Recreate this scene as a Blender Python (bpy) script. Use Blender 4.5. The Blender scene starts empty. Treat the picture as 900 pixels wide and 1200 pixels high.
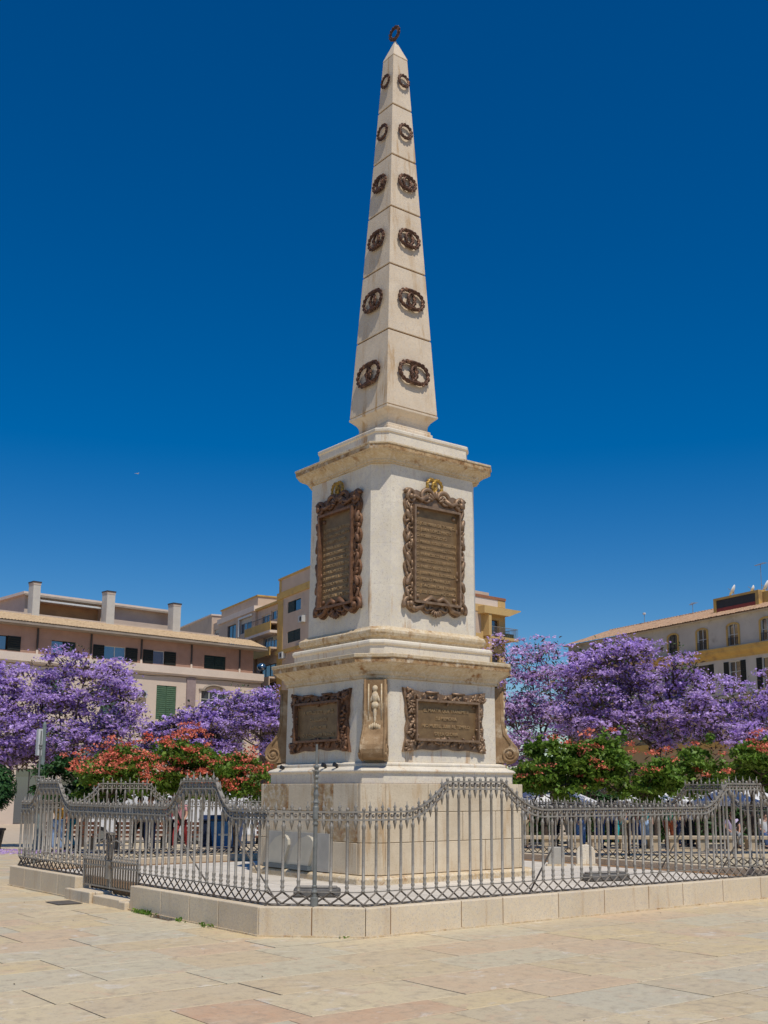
import bpy, bmesh, math, random
import numpy as np
from mathutils import Vector, Matrix
R = math.radians
random.seed(7); rng = np.random.default_rng(7)
scene = bpy.context.scene
COL = scene.collection

# ------------------------------------------------------------------ camera
cam_d = bpy.data.cameras.new('camera'); cam = bpy.data.objects.new('camera', cam_d); COL.objects.link(cam)
yaw, pit, roll = 0.66788, 0.1724, 0.0023
Fv = Vector((math.sin(yaw)*math.cos(pit), math.cos(yaw)*math.cos(pit), math.sin(pit)))
Rv = Vector((math.cos(yaw), -math.sin(yaw), 0)); Uv = Rv.cross(Fv)
Rv, Uv = Rv*math.cos(roll)+Uv*math.sin(roll), Uv*math.cos(roll)-Rv*math.sin(roll)
m = Matrix((Rv, Uv, -Fv)).transposed().to_4x4(); m.translation = Vector((-11.35572, -14.96381, 1.6))
cam.matrix_world = m
cam_d.sensor_fit = 'VERTICAL'; cam_d.sensor_height = 36.0; cam_d.sensor_width = 27.0
cam_d.lens = 1286.545/1200*36.0
cam_d.shift_x = (450-483.415)/1200; cam_d.shift_y = (700.772-600)/1200
cam_d.clip_end = 5000
scene.camera = cam
scene.render.resolution_x = 768; scene.render.resolution_y = 1024

# ------------------------------------------------------------------ sky, sun, exposure
SUN_EL, SUN_AZ = R(61.0), R(193.5)
w = bpy.data.worlds.new('World'); scene.world = w; w.use_nodes = True
nt = w.node_tree; nt.nodes.clear()
sky = nt.nodes.new('ShaderNodeTexSky'); sky.sky_type = 'NISHITA'; sky.sun_disc = False
sky.sun_elevation = SUN_EL; sky.sun_rotation = SUN_AZ
sky.altitude = 300; sky.air_density = 1.0; sky.dust_density = 0.1; sky.ozone_density = 3.5
hs = nt.nodes.new('ShaderNodeHueSaturation'); hs.inputs['Hue'].default_value = 0.5065; hs.inputs['Saturation'].default_value = 1.50; hs.inputs['Value'].default_value = 0.93
bg = nt.nodes.new('ShaderNodeBackground'); bg.inputs['Strength'].default_value = 0.095
wo = nt.nodes.new('ShaderNodeOutputWorld')
nt.links.new(sky.outputs[0], hs.inputs['Color']); nt.links.new(hs.outputs[0], bg.inputs['Color']); nt.links.new(bg.outputs[0], wo.inputs[0])
sd = bpy.data.lights.new('sun', 'SUN'); sd.energy = 3.65; sd.angle = R(0.5); sd.color = (1.0, 0.938, 0.845)
sun = bpy.data.objects.new('sun', sd); COL.objects.link(sun)
sdir = Vector((math.sin(SUN_AZ)*math.cos(SUN_EL), math.cos(SUN_AZ)*math.cos(SUN_EL), math.sin(SUN_EL)))
sun.rotation_euler = sdir.to_track_quat('Z', 'Y').to_euler(); sun.location = (0, 0, 60)
scene.view_settings.view_transform = 'Standard'; scene.view_settings.look = 'None'
scene.view_settings.exposure = -0.03; scene.view_settings.gamma = 1.0
scene.view_settings.use_curve_mapping = False

# ------------------------------------------------------------------ helpers
class MB:
    def __init__(s): s.v = []; s.f = []
    def add(s, vs, fs):
        n = len(s.v); s.v += [tuple(p) for p in vs]; s.f += [tuple(i+n for i in q) for q in fs]
    def box(s, x0, x1, y0, y1, z0, z1):
        s.add([(x0,y0,z0),(x1,y0,z0),(x1,y1,z0),(x0,y1,z0),(x0,y0,z1),(x1,y0,z1),(x1,y1,z1),(x0,y1,z1)],
              [(0,3,2,1),(4,5,6,7),(0,1,5,4),(1,2,6,5),(2,3,7,6),(3,0,4,7)]); return s
    def tube(s, pts, rad, n=6, cap=True):
        pts = [Vector(p) for p in pts]
        if not hasattr(rad, '__len__'): rad = [rad]*len(pts)
        rings = []; up = None
        for i, p in enumerate(pts):
            d = (pts[min(i+1, len(pts)-1)]-pts[max(i-1, 0)])
            if d.length < 1e-9: d = Vector((0,0,1))
            d.normalize()
            if up is None:
                up = Vector((0,0,1)) if abs(d.z) < .9 else Vector((1,0,0))
            a = d.cross(up)
            if a.length < 1e-4: a = d.cross(Vector((0.3,1,0.2)))
            a.normalize(); b = a.cross(d).normalized(); up = b
            rings.append([p+(a*math.cos(2*math.pi*k/n)+b*math.sin(2*math.pi*k/n))*rad[i] for k in range(n)])
        vs = [q for r in rings for q in r]; fs = []
        for i in range(len(pts)-1):
            for k in range(n):
                fs.append((i*n+k, i*n+(k+1)%n, (i+1)*n+(k+1)%n, (i+1)*n+k))
        if cap: fs.append(tuple(range(n-1, -1, -1))); fs.append(tuple((len(pts)-1)*n+k for k in range(n)))
        s.add(vs, fs); return s
    def lathe(s, prof, c=(0,0,0), n=10):     # prof (r, z)
        vs = []; fs = []
        for r, z in prof:
            for k in range(n):
                a = 2*math.pi*k/n; vs.append((c[0]+r*math.cos(a), c[1]+r*math.sin(a), c[2]+z))
        for i in range(len(prof)-1):
            for k in range(n): fs.append((i*n+k, i*n+(k+1)%n, (i+1)*n+(k+1)%n, (i+1)*n+k))
        fs.append(tuple(range(n-1,-1,-1))); fs.append(tuple((len(prof)-1)*n+k for k in range(n)))
        s.add(vs, fs); return s
    def ell(s, c, rx, ry, rz, n=7, m_=5, rot=None):
        vs = []; fs = []
        for i in range(1, m_):
            t = math.pi*i/m_
            for k in range(n):
                a = 2*math.pi*k/n
                p = Vector((rx*math.sin(t)*math.cos(a), ry*math.sin(t)*math.sin(a), rz*math.cos(t)))
                vs.append(p)
        vs.append(Vector((0,0,rz))); vs.append(Vector((0,0,-rz)))
        T, B = len(vs)-2, len(vs)-1
        for i in range(m_-2):
            for k in range(n): fs.append((i*n+k, (i+1)*n+k, (i+1)*n+(k+1)%n, i*n+(k+1)%n))
        for k in range(n):
            fs.append((T, k, (k+1)%n)); fs.append((B, (m_-2)*n+(k+1)%n, (m_-2)*n+k))
        if rot is not None: vs = [rot @ v for v in vs]
        s.add([v+Vector(c) for v in vs], fs); return s
    def prism(s, poly, z0, z1, axis='z'):    # poly CCW in its plane
        n = len(poly)
        def P(u, v, h):
            return (u, v, h) if axis == 'z' else ((u, h, v) if axis == 'y' else (h, u, v))
        s.add([P(u, v, z0) for u, v in poly]+[P(u, v, z1) for u, v in poly],
              [tuple(range(n-1,-1,-1)), tuple(range(n, 2*n))]+[(i, (i+1)%n, n+(i+1)%n, n+i) for i in range(n)]); return s
    def mesh(s, name, mat=None, smooth=False):
        me = bpy.data.meshes.new(name); me.from_pydata([tuple(v) for v in s.v], [], s.f); me.update()
        bm = bmesh.new(); bm.from_mesh(me); bmesh.ops.recalc_face_normals(bm, faces=bm.faces); bm.to_mesh(me); bm.free()
        if mat: me.materials.append(mat)
        if smooth: me.shade_smooth()
        return me
    def obj(s, name, mat=None, parent=None, smooth=False, loc=None, rotz=None):
        return link(name, s.mesh(name, mat, smooth), parent, loc, rotz)
def link(name, me, parent=None, loc=None, rotz=None):
    o = bpy.data.objects.new(name, me); COL.objects.link(o)
    if parent is not None: o.parent = parent
    if loc is not None: o.location = loc
    if rotz is not None: o.rotation_euler = (0, 0, rotz)
    return o
def thing(name, label, cat, loc=(0,0,0), rotz=0, group=None):
    o = bpy.data.objects.new(name, None); COL.objects.link(o); o.location = loc; o.rotation_euler = (0,0,rotz)
    o.empty_display_size = .3; o['label'] = label; o['category'] = cat
    if group: o['group'] = group
    return o
def tag(o, label, cat, group=None):
    o['label'] = label; o['category'] = cat
    if group: o['group'] = group
    return o
def bevel(o, wd=.01, seg=1):
    b = o.modifiers.new('bevel', 'BEVEL'); b.width = wd; b.segments = seg; b.limit_method = 'ANGLE'; b.angle_limit = R(35); return o

# ------------------------------------------------------------------ materials
def mat(name, c1, c2=None, scale=3.0, rough=.8, metal=0., bump=.2, bscale=40., stain=None, stain_amt=.5, stain_scale=1.5,
        streak=False, island=0., spec=.3, coords='Object', fine=None, trans=0.):
    up = lambda c: tuple(min(.86, k*1.2) for k in c) if c else c
    c1, c2, stain, fine = up(c1), up(c2), up(stain), ((fine[0], up(fine[1])) if fine else None)
    mt = bpy.data.materials.new(name); mt.use_nodes = True; nt = mt.node_tree; N = nt.nodes; L = nt.links
    bs = N['Principled BSDF']; bs.inputs['Roughness'].default_value = rough; bs.inputs['Metallic'].default_value = metal
    bs.inputs['Specular IOR Level'].default_value = spec
    tc = N.new('ShaderNodeTexCoord'); g = N.new('ShaderNodeNewGeometry')
    vec = tc.outputs['Object'] if coords == 'Object' else g.outputs['Position']
    def noise(sc, det=5, v=None, ro=.6):
        n = N.new('ShaderNodeTexNoise'); n.inputs['Scale'].default_value = sc; n.inputs['Detail'].default_value = det
        n.inputs['Roughness'].default_value = ro; L.new(v or vec, n.inputs['Vector']); return n.outputs['Fac']
    def ramp(v, a, b):
        r = N.new('ShaderNodeMapRange'); r.inputs[1].default_value = a; r.inputs[2].default_value = b; L.new(v, r.inputs[0]); return r.outputs[0]
    def mix(f, a, b, bt='MIX'):
        x = N.new('ShaderNodeMix'); x.data_type = 'RGBA'; x.blend_type = bt
        for i, v in ((0, f), (6, a), (7, b)):
            if isinstance(v, (int, float)): x.inputs[i].default_value = v
            elif isinstance(v, tuple): x.inputs[i].default_value = (*v, 1) if len(v) == 3 else v
            else: L.new(v, x.inputs[i])
        return x.outputs[2]
    c2 = c2 or tuple(k*.8 for k in c1)
    col = mix(ramp(noise(scale), .35, .65), c1, c2)
    if fine: col = mix(ramp(noise(fine[0], 3), .45, .7), col, fine[1])
    if stain:
        sv = vec
        if streak:
            mp = N.new('ShaderNodeMapping'); mp.inputs['Scale'].default_value = (1, 1, .12); L.new(vec, mp.inputs['Vector']); sv = mp.outputs[0]
        f = ramp(noise(stain_scale*(3.4 if streak else 1), 8, sv, .68), .64-.20*stain_amt, .735-.17*stain_amt)
        f2 = ramp(noise(stain_scale*.6, 3), .36, .58)
        mul = N.new('ShaderNodeMath'); mul.operation = 'MULTIPLY'; L.new(f, mul.inputs[0]); L.new(f2, mul.inputs[1])
        col = mix(mul.outputs[0], col, stain)
    if bump and bump >= .2: col = mix(ramp(noise(bscale*2.3, 3), .56, .70), col, mix(1.0, col, (.72,.68,.62), 'MULTIPLY'))
    if island:
        ob = N.new('ShaderNodeObjectInfo'); ad = N.new('ShaderNodeMath'); ad.operation = 'ADD'
        L.new(ob.outputs['Random'], ad.inputs[0]); L.new(g.outputs['Random Per Island'], ad.inputs[1])
        fr = N.new('ShaderNodeMath'); fr.operation = 'FRACT'; L.new(ad.outputs[0], fr.inputs[0])
        h = N.new('ShaderNodeHueSaturation'); h.inputs['Saturation'].default_value = 1
        mr = N.new('ShaderNodeMapRange'); mr.inputs[3].default_value = 1-island; mr.inputs[4].default_value = 1+island
        L.new(fr.outputs[0], mr.inputs[0]); L.new(mr.outputs[0], h.inputs['Value'])
        L.new(col, h.inputs['Color']); col = h.outputs[0]
    L.new(col, bs.inputs['Base Color'])
    if bump:
        b = N.new('ShaderNodeBump'); b.inputs['Strength'].default_value = bump; b.inputs['Distance'].default_value = .01
        L.new(noise(bscale, 4), b.inputs['Height']); L.new(b.outputs[0], bs.inputs['Normal'])
    if trans:
        tr = N.new('ShaderNodeBsdfTranslucent'); L.new(col, tr.inputs['Color'])
        ms = N.new('ShaderNodeMixShader'); ms.inputs[0].default_value = trans
        L.new(bs.outputs[0], ms.inputs[1]); L.new(tr.outputs[0], ms.inputs[2])
        L.new(ms.outputs[0], N['Material Output'].inputs['Surface'])
    return mt
OCH = (.36, .20, .075); 
M = {}
M['marble'] = mat('pale_marble', (.65,.59,.475), (.575,.51,.395), 2.2, .6, bump=.25, bscale=25, stain=(.40,.23,.09), stain_amt=.38, streak=True, fine=(14,(.55,.50,.43)))
M['shaft'] = mat('shaft_stone', (.60,.50,.37), (.52,.42,.30), 3.0, .7, bump=.3, bscale=30, stain=(.38,.24,.11), stain_amt=.6, streak=True, fine=(16,(.52,.44,.34)))
M['cornice'] = mat('cornice_stone', (.54,.44,.29), (.47,.35,.20), 3.0, .8, bump=.6, bscale=22, stain=(.26,.13,.045), stain_amt=.50, stain_scale=4.5, fine=(20,(.58,.50,.38)))
M['lip'] = mat('weathered_lip_stone', (.46,.33,.18), (.30,.165,.065), 6.0, .85, bump=.8, bscale=22, stain=(.55,.46,.33), stain_amt=.7, stain_scale=5, fine=(14,(.17,.08,.03)))
M['basestone'] = mat('base_block_stone', (.58,.49,.355), (.49,.40,.275), 2.0, .75, bump=.4, bscale=25, stain=(.42,.29,.16), stain_amt=.48, streak=True, island=.07)
M['roughstone'] = mat('rough_ochre_stone', (.44,.35,.22), (.32,.21,.10), 7.0, .9, bump=1.0, bscale=18, stain=(.25,.13,.05), stain_amt=.8, stain_scale=5, fine=(12,(.52,.46,.36)))
M['console'] = mat('console_stone', (.29,.19,.10), (.19,.115,.055), 5.0, .8, bump=.6, bscale=30, stain=(.50,.40,.27), stain_amt=.5, stain_scale=3)
M['kerb'] = mat('kerb_stone_mat', (.60,.505,.36), (.53,.435,.30), 1.8, .7, bump=.25, bscale=30, stain=(.44,.31,.18), stain_amt=.38, streak=True, island=.06, fine=(25,(.50,.43,.34)))
M['mortar'] = mat('mortar', (.24,.14,.07), None, 5, .95)
M['floor'] = mat('pale_floor_slab', (.58,.53,.45), (.50,.45,.37), 1.4, .7, bump=.2, island=.07)
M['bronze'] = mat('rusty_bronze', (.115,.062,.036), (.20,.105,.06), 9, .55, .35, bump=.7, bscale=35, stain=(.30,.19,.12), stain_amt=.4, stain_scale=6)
M['wreath'] = mat('dark_copper_bronze', (.055,.028,.018), (.10,.048,.026), 14, .5, .4, bump=.8, bscale=50, stain=(.36,.20,.12), stain_amt=.55, stain_scale=14)
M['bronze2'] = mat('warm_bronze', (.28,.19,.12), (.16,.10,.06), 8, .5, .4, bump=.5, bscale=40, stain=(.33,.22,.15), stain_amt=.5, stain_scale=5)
M['panel'] = mat('plaque_panel_bronze', (.24,.155,.075), (.17,.105,.052), 7, .5, .4, bump=.3, bscale=60)
M['letter'] = mat('letter_bronze', (.40,.27,.14), (.30,.20,.10), 12, .5, .4, bump=.1)
M['gold'] = mat('gilt', (.40,.25,.05), (.22,.13,.035), 12, .45, .5, bump=.3, bscale=60)
M['iron'] = mat('grey_iron_paint', (.27,.25,.215), (.22,.20,.17), 8, .5, .2, bump=.3, bscale=60, stain=(.14,.10,.07), stain_amt=.5, stain_scale=8)
M['irondark'] = mat('dark_iron', (.10,.085,.07), (.15,.13,.11), 8, .6, .3, bump=.3)
M['lightbox'] = mat('weathered_grey_metal', (.13,.125,.115), (.09,.085,.08), 12, .7, .2, bump=.5, bscale=60)
M['black'] = mat('black_metal', (.02,.02,.022), None, 5, .5)
M['polegreen'] = mat('grey_green_paint', (.19,.23,.21), (.15,.18,.17), 4, .5, bump=.1)
M['steel'] = mat('galvanised_post', (.20,.205,.19), (.14,.145,.135), 9, .55, .3, bump=.1)

def tilemat():
    mt = bpy.data.materials.new('plaza_slab_stone'); mt.use_nodes = True; nt = mt.node_tree; N = nt.nodes; L = nt.links
    bs = N['Principled BSDF']; bs.inputs['Roughness'].default_value = .62; bs.inputs['Specular IOR Level'].default_value = .35
    g = N.new('ShaderNodeNewGeometry'); ob = N.new('ShaderNodeObjectInfo')
    ad = N.new('ShaderNodeMath'); ad.operation = 'ADD'; L.new(ob.outputs['Random'], ad.inputs[0]); L.new(g.outputs['Random Per Island'], ad.inputs[1])
    fr = N.new('ShaderNodeMath'); fr.operation = 'FRACT'; L.new(ad.outputs[0], fr.inputs[0])
    cr = N.new('ShaderNodeValToRGB'); cr.color_ramp.interpolation = 'CONSTANT'; e = cr.color_ramp.elements
    cols = [(0,(0.599,0.474,0.280)),(.14,(0.639,0.521,0.322)),(.30,(0.558,0.459,0.294)),(.42,(0.578,0.505,0.341)),(.56,(0.599,0.470,0.285)),(.68,(0.639,0.500,0.276)),(.80,(0.548,0.490,0.348)),(.91,(0.608,0.449,0.280)),(.983,(0.578,0.369,0.221))]
    e[0].position = 0; e[0].color = (*cols[0][1],1); e[1].position = cols[1][0]; e[1].color = (*cols[1][1],1)
    for p_, c in cols[2:]: x = e.new(p_); x.color = (*c,1)
    L.new(fr.outputs[0], cr.inputs[0])
    def noise(sc, det, off=None, dist=0):
        n = N.new('ShaderNodeTexNoise'); n.inputs['Scale'].default_value = sc; n.inputs['Detail'].default_value = det; n.inputs['Roughness'].default_value = .62
        n.inputs['Distortion'].default_value = dist
        mp = N.new('ShaderNodeVectorMath'); mp.operation = 'ADD'; cb = N.new('ShaderNodeCombineXYZ')
        mu = N.new('ShaderNodeMath'); mu.operation = 'MULTIPLY'; mu.inputs[1].default_value = 37; L.new(fr.outputs[0], mu.inputs[0]); L.new(mu.outputs[0], cb.inputs[2])
        L.new(g.outputs['Position'], mp.inputs[0]); L.new(cb.outputs[0], mp.inputs[1]); L.new(mp.outputs[0], n.inputs['Vector']); return n.outputs['Fac']
    def mr(v, a, b, c=0, d=1):
        r = N.new('ShaderNodeMapRange'); r.inputs[1].default_value=a; r.inputs[2].default_value=b; r.inputs[3].default_value=c; r.inputs[4].default_value=d; L.new(v, r.inputs[0]); return r.outputs[0]
    def mix(f, a, b, bt='MIX'):
        x = N.new('ShaderNodeMix'); x.data_type='RGBA'; x.blend_type=bt; L.new(f, x.inputs[0]) if not isinstance(f, float) else setattr(x.inputs[0],'default_value',f)
        L.new(a, x.inputs[6])
        if isinstance(b, tuple): x.inputs[7].default_value=(*b,1)
        else: L.new(b, x.inputs[7])
        return x.outputs[2]
    c = mix(mr(noise(1.6,6,dist=.8), .38,.62,0,.5), cr.outputs[0], (.59,.485,.325))
    c = mix(mr(noise(3.3,7,dist=1.2), .56,.66,0,.6), c, (.62,.44,.28))
    c = mix(mr(noise(2.1,7,dist=1.5), .60,.68,0,.6), c, (.70,.64,.54))
    c = mix(mr(noise(9,7), .5,.68,0,.5), c, (.33,.26,.18))
    c = mix(mr(noise(38,5), .55,.68,0,.35), c, (.25,.2,.14))
    L.new(c, bs.inputs['Base Color'])
    b = N.new('ShaderNodeBump'); b.inputs['Strength'].default_value=.35; b.inputs['Distance'].default_value=.006; L.new(noise(22,5), b.inputs['Height']); L.new(b.outputs[0], bs.inputs['Normal'])
    L.new(mr(noise(7,4),.3,.7,.5,.75), bs.inputs['Roughness'])
    return mt
M['tile'] = tilemat()

# ------------------------------------------------------------------ ground
def gz(x, y):
    d = (x+11.356)*math.sin(.66)+(y+14.964)*math.cos(.66)
    return -.025*min(max(0, d-22), 36)
def ground():
    xs = sorted(set([-900,-300,-120,-60]+list(range(-40, 71, 4))+[80,100,150,300,900])); ys = list(xs)
    mb = MB(); vs = [(x, y, gz(x, y)-.03) for y in ys for x in xs]; n = len(xs)
    mb.add(vs, [(j*n+i, j*n+i+1, (j+1)*n+i+1, (j+1)*n+i) for j in range(len(ys)-1) for i in range(n-1)])
    mt = mat('distant_paving', (.45,.37,.27), (.40,.33,.25), .6, .8, coords='W', bump=0, fine=(5,(.38,.30,.21)))
    o = mb.obj('plaza_ground', mt); o['kind'] = 'structure'; return o
GROUND = ground()
rows = [-4.93, -5.75, -6.5, -7.22, -8.07, -8.55, -9.34, -9.9, -10.6, -11.3]
y = rows[-1]
while y > -18: y -= random.uniform(.6,.85); rows.append(y)
rows = rows[::-1]; y = -4.93
while y < 32: y += random.choice((.65,.65,.72,.82)); rows.append(y)
def inside(x0, x1, y0, y1): return x1 > -4.90 and x0 < 4.90 and y1 > -4.90 and y0 < 4.90
tb = MB()
tb.v = []; bvl = .006
tb.add([(-.5,-.5,-1),(.5,-.5,-1),(.5,.5,-1),(-.5,.5,-1),(-.5,-.5,-.12),(.5,-.5,-.12),(.5,.5,-.12),(-.5,.5,-.12),(-.493,-.49,0),(.493,-.49,0),(.493,.49,0),(-.493,.49,0)],
       [(0,1,5,4),(1,2,6,5),(2,3,7,6),(3,0,4,7),(4,5,9,8),(5,6,10,9),(6,7,11,10),(7,4,8,11),(8,9,10,11)])
tile_me = tb.mesh('paving_slab', M['tile'])
bed = MB(); bed.box(-10.2, 8.5, -10.62, 6.0, -.029, -.016); bo = bed.obj('paving_bed', mat('joint_dirt', (.11,.08,.055), (.08,.06,.04), 3, .95, coords='W')); bo['kind']='structure'
stuff = MB(); nt_ = 0; cand = []
FIX = {(-8.07,-7.22): None}
for r0, r1 in zip(rows[:-1], rows[1:]):
    x = -26+random.random()
    while x < 34:
        L_ = random.choice((.7,.85,.95,1.1,1.25,1.45)); x0, x1 = x, x+L_; x = x1
        y0, y1 = r0, r1
        if y0 > -4.95 and y1 < 4.9+.4 and x1 > -4.90 and x0 < 4.90:
            # butt against the kerb
            out_ = max(abs(a)+abs(b) for a in (x0, x1) for b in (y0, y1)) > 8.95
            if x0 < -4.95 and not out_: x1 = -4.945
            elif x1 > 4.95 and not out_: x0 = 4.945
            elif not out_: continue
            if x1-x0 < .15: continue
        cand.append((x0, x1, y0, y1))
def view(x, y): # depth ahead of the viewer and sideways offset
    dx, dy = x+11.356, y+14.964; return dx*math.sin(.668)+dy*math.cos(.668), dx*math.cos(.668)-dy*math.sin(.668)
vis = []
for c in cand:
    cx, cy_ = (c[0]+c[1])/2, (c[2]+c[3])/2; d, s = view(cx, cy_)
    if d > 6.2 and -.42*d-1 < s < .36*d+1 and not (cy_ > -4.9 and cx > -4.9): vis.append((d, c))
vis.sort(key=lambda q: q[0]); single = set(q[1] for q in vis[:290])
for c in cand:
    x0, x1, y0, y1 = c; g = .006; cx, cy_ = (x0+x1)/2, (y0+y1)/2; z = gz(cx, cy_)+random.uniform(-.002,.002)
    if c in single:
        o = bpy.data.objects.new('paving_slab', tile_me); COL.objects.link(o); o.parent = GROUND
        o.location = (cx, cy_, z); o.scale = (x1-x0-2*g, y1-y0-2*g, .028); o.rotation_euler = (random.uniform(-.003,.003), random.uniform(-.002,.002), 0)
    else:
        a = [(x0+g, y0+g), (x1-g, y0+g), (x1-g, y1-g), (x0+g, y1-g)]
        stuff.add([(p[0],p[1],gz(*p)-.028) for p in a]+[(p[0],p[1],gz(*p)+(z-gz(cx,cy_))) for p in a], [(4,5,6,7),(0,1,5,4),(1,2,6,5),(2,3,7,6),(3,0,4,7)])
so = stuff.obj('paving_slab_field', M['tile'], GROUND); so['kind'] = 'stuff'
# manhole cover in the paving near the gate
mh = MB(); mh.box(-5.45,-5.10,.45,.95,.0045,.010); tag(mh.obj('manhole_cover', M['irondark']), 'flat dark grey drain cover set in the paving by the gate step', 'drain cover')

# ------------------------------------------------------------------ monument
def octpts(a, c):
    if c < 1e-4: return [(-a,-a),(a,-a),(a,a),(-a,a)]
    return [(-a+c,-a),(a-c,-a),(a,-a+c),(a,a-c),(a-c,a),(-a+c,a),(-a,a-c),(-a,-a+c)]
def oct(prof):
    """stacked rings (z, a, c) from bottom to top"""
    mb = MB(); n = len(octpts(*prof[0][1:])); vs = []; fs = []
    for z, a, c in prof: vs += [(x, y, z) for x, y in octpts(a, c)]
    for i in range(len(prof)-1):
        for k in range(n): fs.append((i*n+k, i*n+(k+1)%n, (i+1)*n+(k+1)%n, (i+1)*n+k))
    fs.append(tuple(range(n-1,-1,-1))); fs.append(tuple((len(prof)-1)*n+k for k in range(n)))
    mb.add(vs, fs); return mb
MON = thing('obelisk_monument', 'tall cream stone obelisk on a chamfered pedestal with bronze plaques inside the iron railing', 'monument')
def mp(name, mb, mt='marble', **k): return mb.obj(name, M[mt], MON, **k)
# floor of the enclosure
fl = MB(); fl.prism(octpts(4.655,.68), -.03, .205); FL = fl.obj('enclosure_floor', M['mortar']); FL['kind'] = 'structure'
slab_me = MB().box(-.5,.5,-.5,.5,-.015,0).mesh('floor_slab', M['floor'])
for i in range(-6, 7):
    for j in range(-6, 7):
        x, y = i*.75, j*.75
        if abs(x)+.35 > 4.66 or abs(y)+.35 > 4.6 or abs(x)+abs(y)+.7 > 8.5 or (abs(x) < 1.4 and abs(y) < 1.4): continue
        o = link('floor_slab', slab_me, FL, (x, y, .221+random.uniform(-.001,.001))); o.scale = (.742, .742, 1)
# plinth step and base cladding
bevel(mp('plinth_step', oct([(.206,1.79,.26),(.30,1.79,.26),(.325,1.765,.25),(.335,1.72,.24),(.345,1.60,.24)]), 'cornice'), .006)
mp('base_core', oct([(.3,1.60,.20),(1.68,1.60,.20)]), 'mortar')
A0, C0 = 1.669, .23
def clad(face, t0, t1, z0, z1, mt, thick=.075, proud=0):
    g = .004; a = A0+proud
    mb = MB(); s = A0-C0
    if face == 'R': mb.box(t0+g, t1-g, -a, -a+thick, z0+g, z1-g)       # towards -y
    elif face == 'L': mb.box(-a, -a+thick, t0+g, t1-g, z0+g, z1-g)
    elif face == 'B': mb.box(t0+g, t1-g, a-thick, a, z0+g, z1-g)
    elif face == 'E': mb.box(a-thick, a, t0+g, t1-g, z0+g, z1-g)
    o = mp('stone_block', mb, mt); bevel(o, .006); return o
def corner_block(sx, sy, z0, z1, mt):
    g = .004; a, c = A0, C0; w_ = .30; 
    q = [(-a, -a+c), (-a+c, -a), (-a+w_, -a), (-a+w_, -a+.075), (-a+.075, -a+w_), (-a, -a+w_)]
    q = [(x*-sx, y*-sy) for x, y in q]
    if sx*sy < 0: q = q[::-1]
    mb = MB(); mb.prism([p for p in q], z0+g, z1-g); bevel(mp('corner_stone', mb, mt), .006)
lim = A0-.30
rowsz = [(.345,.812),(.812,1.256),(1.256,1.685)]
cuts = {'R': [(-.45,.62),(-.9,.15,.85),(-.55,.5)], 'L': [(-.55,.45),(-.5,.25),(-.72,-.10,.58)], 'B': [(0,),(-.5,.5),(0,)], 'E': [(0,),(-.5,.5),(0,)]}
for f in 'RLBE':
    for ri, (z0, z1) in enumerate(rowsz):
        cs = [-lim]+list(cuts[f][ri])+[lim]
        for bi in range(len(cs)-1):
            mt = 'basestone'; pr = 0
            if f == 'L' and ri == 2: mt = ('basestone','roughstone')[bi % 2 == 1]; pr = .0
            if f == 'L' and ri == 1 and bi == 0: mt = 'roughstone'
            clad(f, cs[bi], cs[bi+1], z0, z1, mt, proud=pr+random.uniform(-.002,.003))
for sx in (-1, 1):
    for sy in (-1, 1):
        for z0, z1 in rowsz: corner_block(sx, sy, z0, z1, 'basestone')
# lower pedestal
bevel(mp('pedestal_cap_course', oct([(1.683,1.56,.24),(1.84,1.56,.24),(1.85,1.575,.25),(1.865,1.60,.25),(1.885,1.60,.25),(1.905,1.575,.25),(1.93,1.52,.25),(1.95,1.49,.26),(1.955,1.50,.27),(1.985,1.50,.27),(2.005,1.46,.28),(2.012,1.43,.29)]), 'marble'), .004)
bevel(mp('lower_die', oct([(2.010,1.405,.30),(3.30,1.398,.30)])), .008)
bevel(mp('lower_cornice', oct([(3.298,1.43,.31),(3.345,1.43,.31),(3.36,1.45,.32),(3.40,1.46,.33),(3.44,1.50,.35),(3.48,1.56,.38),(3.515,1.60,.41),(3.52,1.63,.42),(3.60,1.635,.43),(3.605,1.655,.435),(3.655,1.66,.435),(3.665,1.62,.42),(3.70,1.30,.2)]), 'cornice'), .004)
bevel(mp('weathered_lip', oct([(3.526,1.634,.4202),(3.598,1.639,.4302)]), 'lip'), .002)
bevel(mp('pedestal_step', oct([(3.668,1.27,.165),(3.83,1.275,.165),(3.84,1.295,.17),(3.87,1.305,.17),(3.905,1.30,.17),(3.925,1.27,.165)])), .006)
bevel(mp('die_base_moulding', oct([(3.926,1.15,.16),(3.98,1.16,.16),(4.00,1.205,.165),(4.05,1.225,.17),(4.09,1.225,.17),(4.115,1.20,.17),(4.13,1.17,.18),(4.16,1.15,.19)]), 'cornice'), .004)
ztop = 6.865; zs = [4.161, 4.86, 5.53, 6.21, ztop]
for i in range(4):
    bevel(mp('die_course', oct([(zs[i]+(.0004 if i else 0), 1.137-.016*i/4-.002, .24),(zs[i+1]-.0004, 1.137-.016*(i+1)/4-.002, .24)])), .0012)
mp('die_core', oct([(4.2,1.10,.22),(6.8,1.09,.22)]), 'mortar')
bevel(mp('upper_cornice', oct([(6.866,1.145,.19),(6.895,1.145,.19),(6.90,1.165,.195),(6.93,1.17,.2),(6.96,1.19,.2),(6.99,1.225,.205),(7.015,1.27,.21),(7.02,1.29,.21),(7.035,1.29,.21),(7.04,1.318,.216),(7.115,1.322,.216),(7.12,1.338,.22),(7.15,1.34,.22),(7.158,1.30,.21),(7.19,1.02,.17)]), 'cornice'), .004)
bevel(mp('weathered_lip', oct([(7.046,1.322,.2165),(7.112,1.326,.2165)]), 'lip'), .002)
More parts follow.
